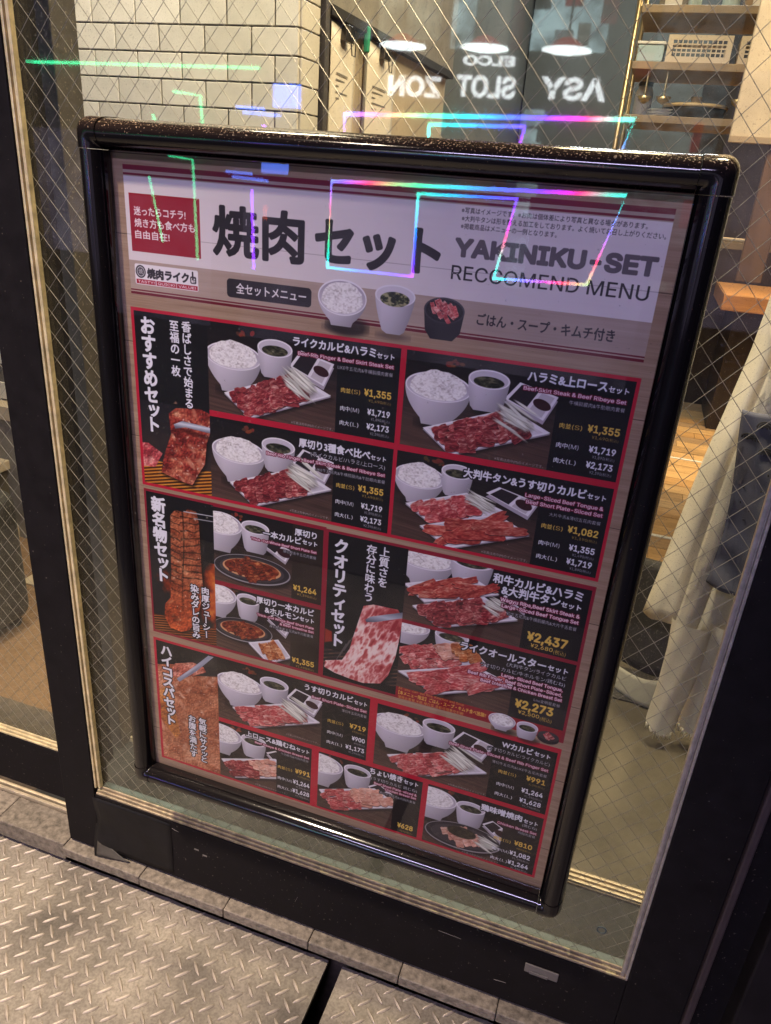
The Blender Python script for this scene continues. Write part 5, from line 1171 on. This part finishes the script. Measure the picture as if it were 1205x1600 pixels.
# ------------------------------------------------------------------ across the street (seen only as reflections), canopy and lamps
fc = thing('slot_parlour', (-1.5, -5.3, 0.0), 'dark slot parlour front with rainbow light strips, mirrored in the glass', 'building')
MB().box(-7, 5, -5.6, -5.10, -0.004, 5.2).build('facade', M['facade'], fc)
E1 = emit_var('glow_panel', (0.62, 0.86, 0.92), (0.10, 0.15, 0.17), 6, 5); E2 = emit('sign_letters', (0.92, 0.95, 1.0), 13); E3 = emit('lamp_red', (1.0, 0.10, 0.08), 2.2); E4 = emit('lamp_white', (0.9, 0.97, 1.0), 20)
E5 = emit_var('veil_glow', (0.52, 0.44, 0.66), (.16, .13, .22), 1.0, 3); E6 = emit('screen_blue', (0.10, 0.22, 1.0), 20); E7 = emit('strip_green', (0.05, 1.0, 0.40), 15); E8 = emit('strip_violet', (0.30, 0.05, 1.0), 40); E9 = emit('lamp_amber', (1.0, 0.75, 0.40), 6)
E10 = emit('strip_orange', (1.0, 0.12, 0.03), 22)
yF = -5.096
def win_(x0, x1, z0, z1, e, name='glow_panel'): MB().box(x0, x1, yF - .03, yF + .006, z0, z1).build(name, e, fc)  # glowing panels added to supply bright areas in the reflection
win_(-0.52, -0.02, 1.88, 2.45, E1); win_(-1.62, -1.16, 2.02, 2.5, emit_var('pale_glow_panel', (0.60, 0.68, 0.58), (.16, .17, .15), 3, 4)); win_(-1.08, -0.92, 1.96, 2.35, E1); win_(-0.50, -0.36, 1.52, 1.78, E1); win_(-2.6, 0.5, 0.25, 1.40, E5, 'veil_panel'); win_(-6.2, -2.9, 0.30, 1.30, E5, 'veil_panel'); win_(0.85, 3.4, 0.3, 1.9, E5, 'veil_panel')  # lilac E5 panels are added to lay a veil over the menu cover
win_(-0.90, -0.68, 1.15, 2.5, emit_var('glow_pillar', (.50, .36, .27), (.14, .10, .08), 1.3, 6, (1, 1, .4)), 'glow_pillar'); win_(-0.50, -0.36, 0.9, 1.5, E1); win_(-1.6, -1.45, 1.35, 1.6, emit_var('dim_window', (.4, .4, .5), (.1, .1, .12), 1, 9), 'dim_window'); win_(0.3, 0.8, 1.3, 2.4, emit_var('far_goods', (.45, .55, .60), (.05, .06, .07), 1.2, 9, (1, 1, 2)), 'far_goods')  # the pillar's lit look is emission put into its material
win_(-0.66, -0.58, 1.5, 2.3, emit('red_panel', (0.7, 0.05, 0.10), .4), 'red_panel'); win_(0.10, 0.30, 1.84, 1.98, emit('red_sign', (0.8, 0.04, 0.10), .7), 'red_panel')
MB().box(-1.60, 0.20, yF + .010, yF + .050, 1.62, 1.965).build('sign_panel', mat('sign_dark', (0.03, 0.03, 0.036), .5), fc)
_g = random.Random(12)
for k in range(26):  # random glowing rectangles, added as clutter for the reflection
    x0 = _g.uniform(-1.9, .75); z0 = _g.choice([_g.uniform(1.98, 2.5), _g.uniform(.95, 1.45)]); w_, h_ = _g.uniform(.04, .16), _g.uniform(.05, .22); cl = _g.choice([(.75, .85, .9), (.8, .10, .12), (.30, .33, .36), (.55, .60, .48), (.2, .3, .6), (.75, .7, .6)])
    MB().box(x0, x0 + w_, yF + .002, yF + .012 + .001 * k, z0, z0 + h_).build('clutter_panel', emit_var('panel_glow', cl, tuple(c * .2 for c in cl), _g.uniform(.3, 1.8), _g.uniform(9, 25)), fc)
def sign(text, xr, z, size, wdt):
    c = bpy.data.curves.new('sign', 'FONT'); c.body = text; c.size = 1; c.offset = .03; c.extrude = .02
    if F_LAT: c.font = F_LAT
    o = bpy.data.objects.new('sign', c); COL.objects.link(o); me = bpy.data.meshes.new_from_object(o.evaluated_get(bpy.context.evaluated_depsgraph_get())); bpy.data.objects.remove(o)
    A = np.array([v.co for v in me.vertices]); w0, h0 = A[:, 0].min(), A[:, 0].max()
    b = MB(); b.add([(xr - (v.co.x - w0) / (h0 - w0) * wdt, yF + .062 + v.co.z * .3, z + v.co.y * size / .727) for v in me.vertices], [tuple(p.vertices) for p in me.polygons])
    b.build('lettering', E2, fc)
sign("ASY", 0.04, 1.690, .170, .44); sign("SLOT", -0.57, 1.682, .170, .42); sign("ZON", -1.11, 1.668, .165, .39); sign("ELCO", -0.60, 1.872, .075, .36)
RB = led_mat('rgb_strip', 46)
path = [(-1.81, .90), (-1.825, 1.525), (0.255, 1.585), (0.10, .985), (-.555, .955), (-.472, 1.508), (-1.165, 1.488), (-1.145, .905)]
MB().tube([(x, yF + .075, z) for x, z in path], .0135, 8, closed=True).build('light_strip', RB, fc)
for pth, e in (([(-4.7, 1.785), (-2.54, 1.803)], E7), ([(-3.30, 1.62), (-3.06, 1.60), (-3.0, .84)], E7), ([(-3.50, 1.45), (-3.36, .95)], E7), ([(-2.50, 1.42), (-2.455, .82)], E8), ([(-2.68, 1.50), (-2.36, 1.49)], E6), ([(-2.74, 1.535), (-2.50, 1.53)], E6)):
    MB().tube([(x, yF + .06, z) for x, z in pth], .012, 6).build('light_strip', e, fc)
win_(-2.45, -2.22, 1.55, 1.71, E6, 'screen'); win_(-2.42, -2.38, 1.20, 1.32, E10, 'tail_lamp')
for k, x in enumerate((-1.346, -0.775, -0.235)):
    lm = thing('street_lamp', (x, yF + .25, 1.92), ['round red topped lamp leftmost of three mirrored above the sign', 'round red topped lamp in the middle of three mirrored above the sign', 'round red topped lamp rightmost of three mirrored above the sign'][k], 'lamp', 'red topped lamps over the sign')
    MB().lathe([(.12, 0), (.05, .05), (.012, .062)], (x, yF + .25, 1.958), 24).build('lamp_cone', E3, lm, smooth=True); MB().lathe([(.10, 0), (.16, .012), (.155, .022)], (x, yF + .25, 1.930), 24).build('lamp_disc', E4, lm, smooth=True)
    MB().tube([(x, yF + .25, 2.04), (x, yF + .25, 2.9)], .008, 6).build('lamp_cord', M['dark'], lm)
cn = thing('entrance_canopy', (0.2, -0.7, 2.68), 'dark entrance canopy with a small downlight over the door', 'canopy')
MB().box(-2.2, 2.1, -1.4, 0.0395, 2.70, 2.9).build('soffit', M['canopy'], cn); MB().lathe([(.10, 0), (.10, .03)], (.15, -.55, 2.668), 24).build('downlight_ring', M['steel'], cn)
lb = thing('helper_lamp_case', (0.1, -2.65, 2.76), 'unseen dark case added above the cool helper lamp', 'light box')  # made-up fixture, out of view, matching the cool helper lamp
MB().box(-.75, .95, -2.9, -2.40, 2.80, 2.95).build('box_case', M['canopy'], lb); MB().tube([(-.7, -2.65, 2.95), (-.7, -2.65, 5.2)], .01, 8).build('hanger', M['dark'], lb); MB().tube([(.9, -2.65, 2.95), (.9, -2.65, 5.2)], .01, 8).build('hanger', M['dark'], lb)
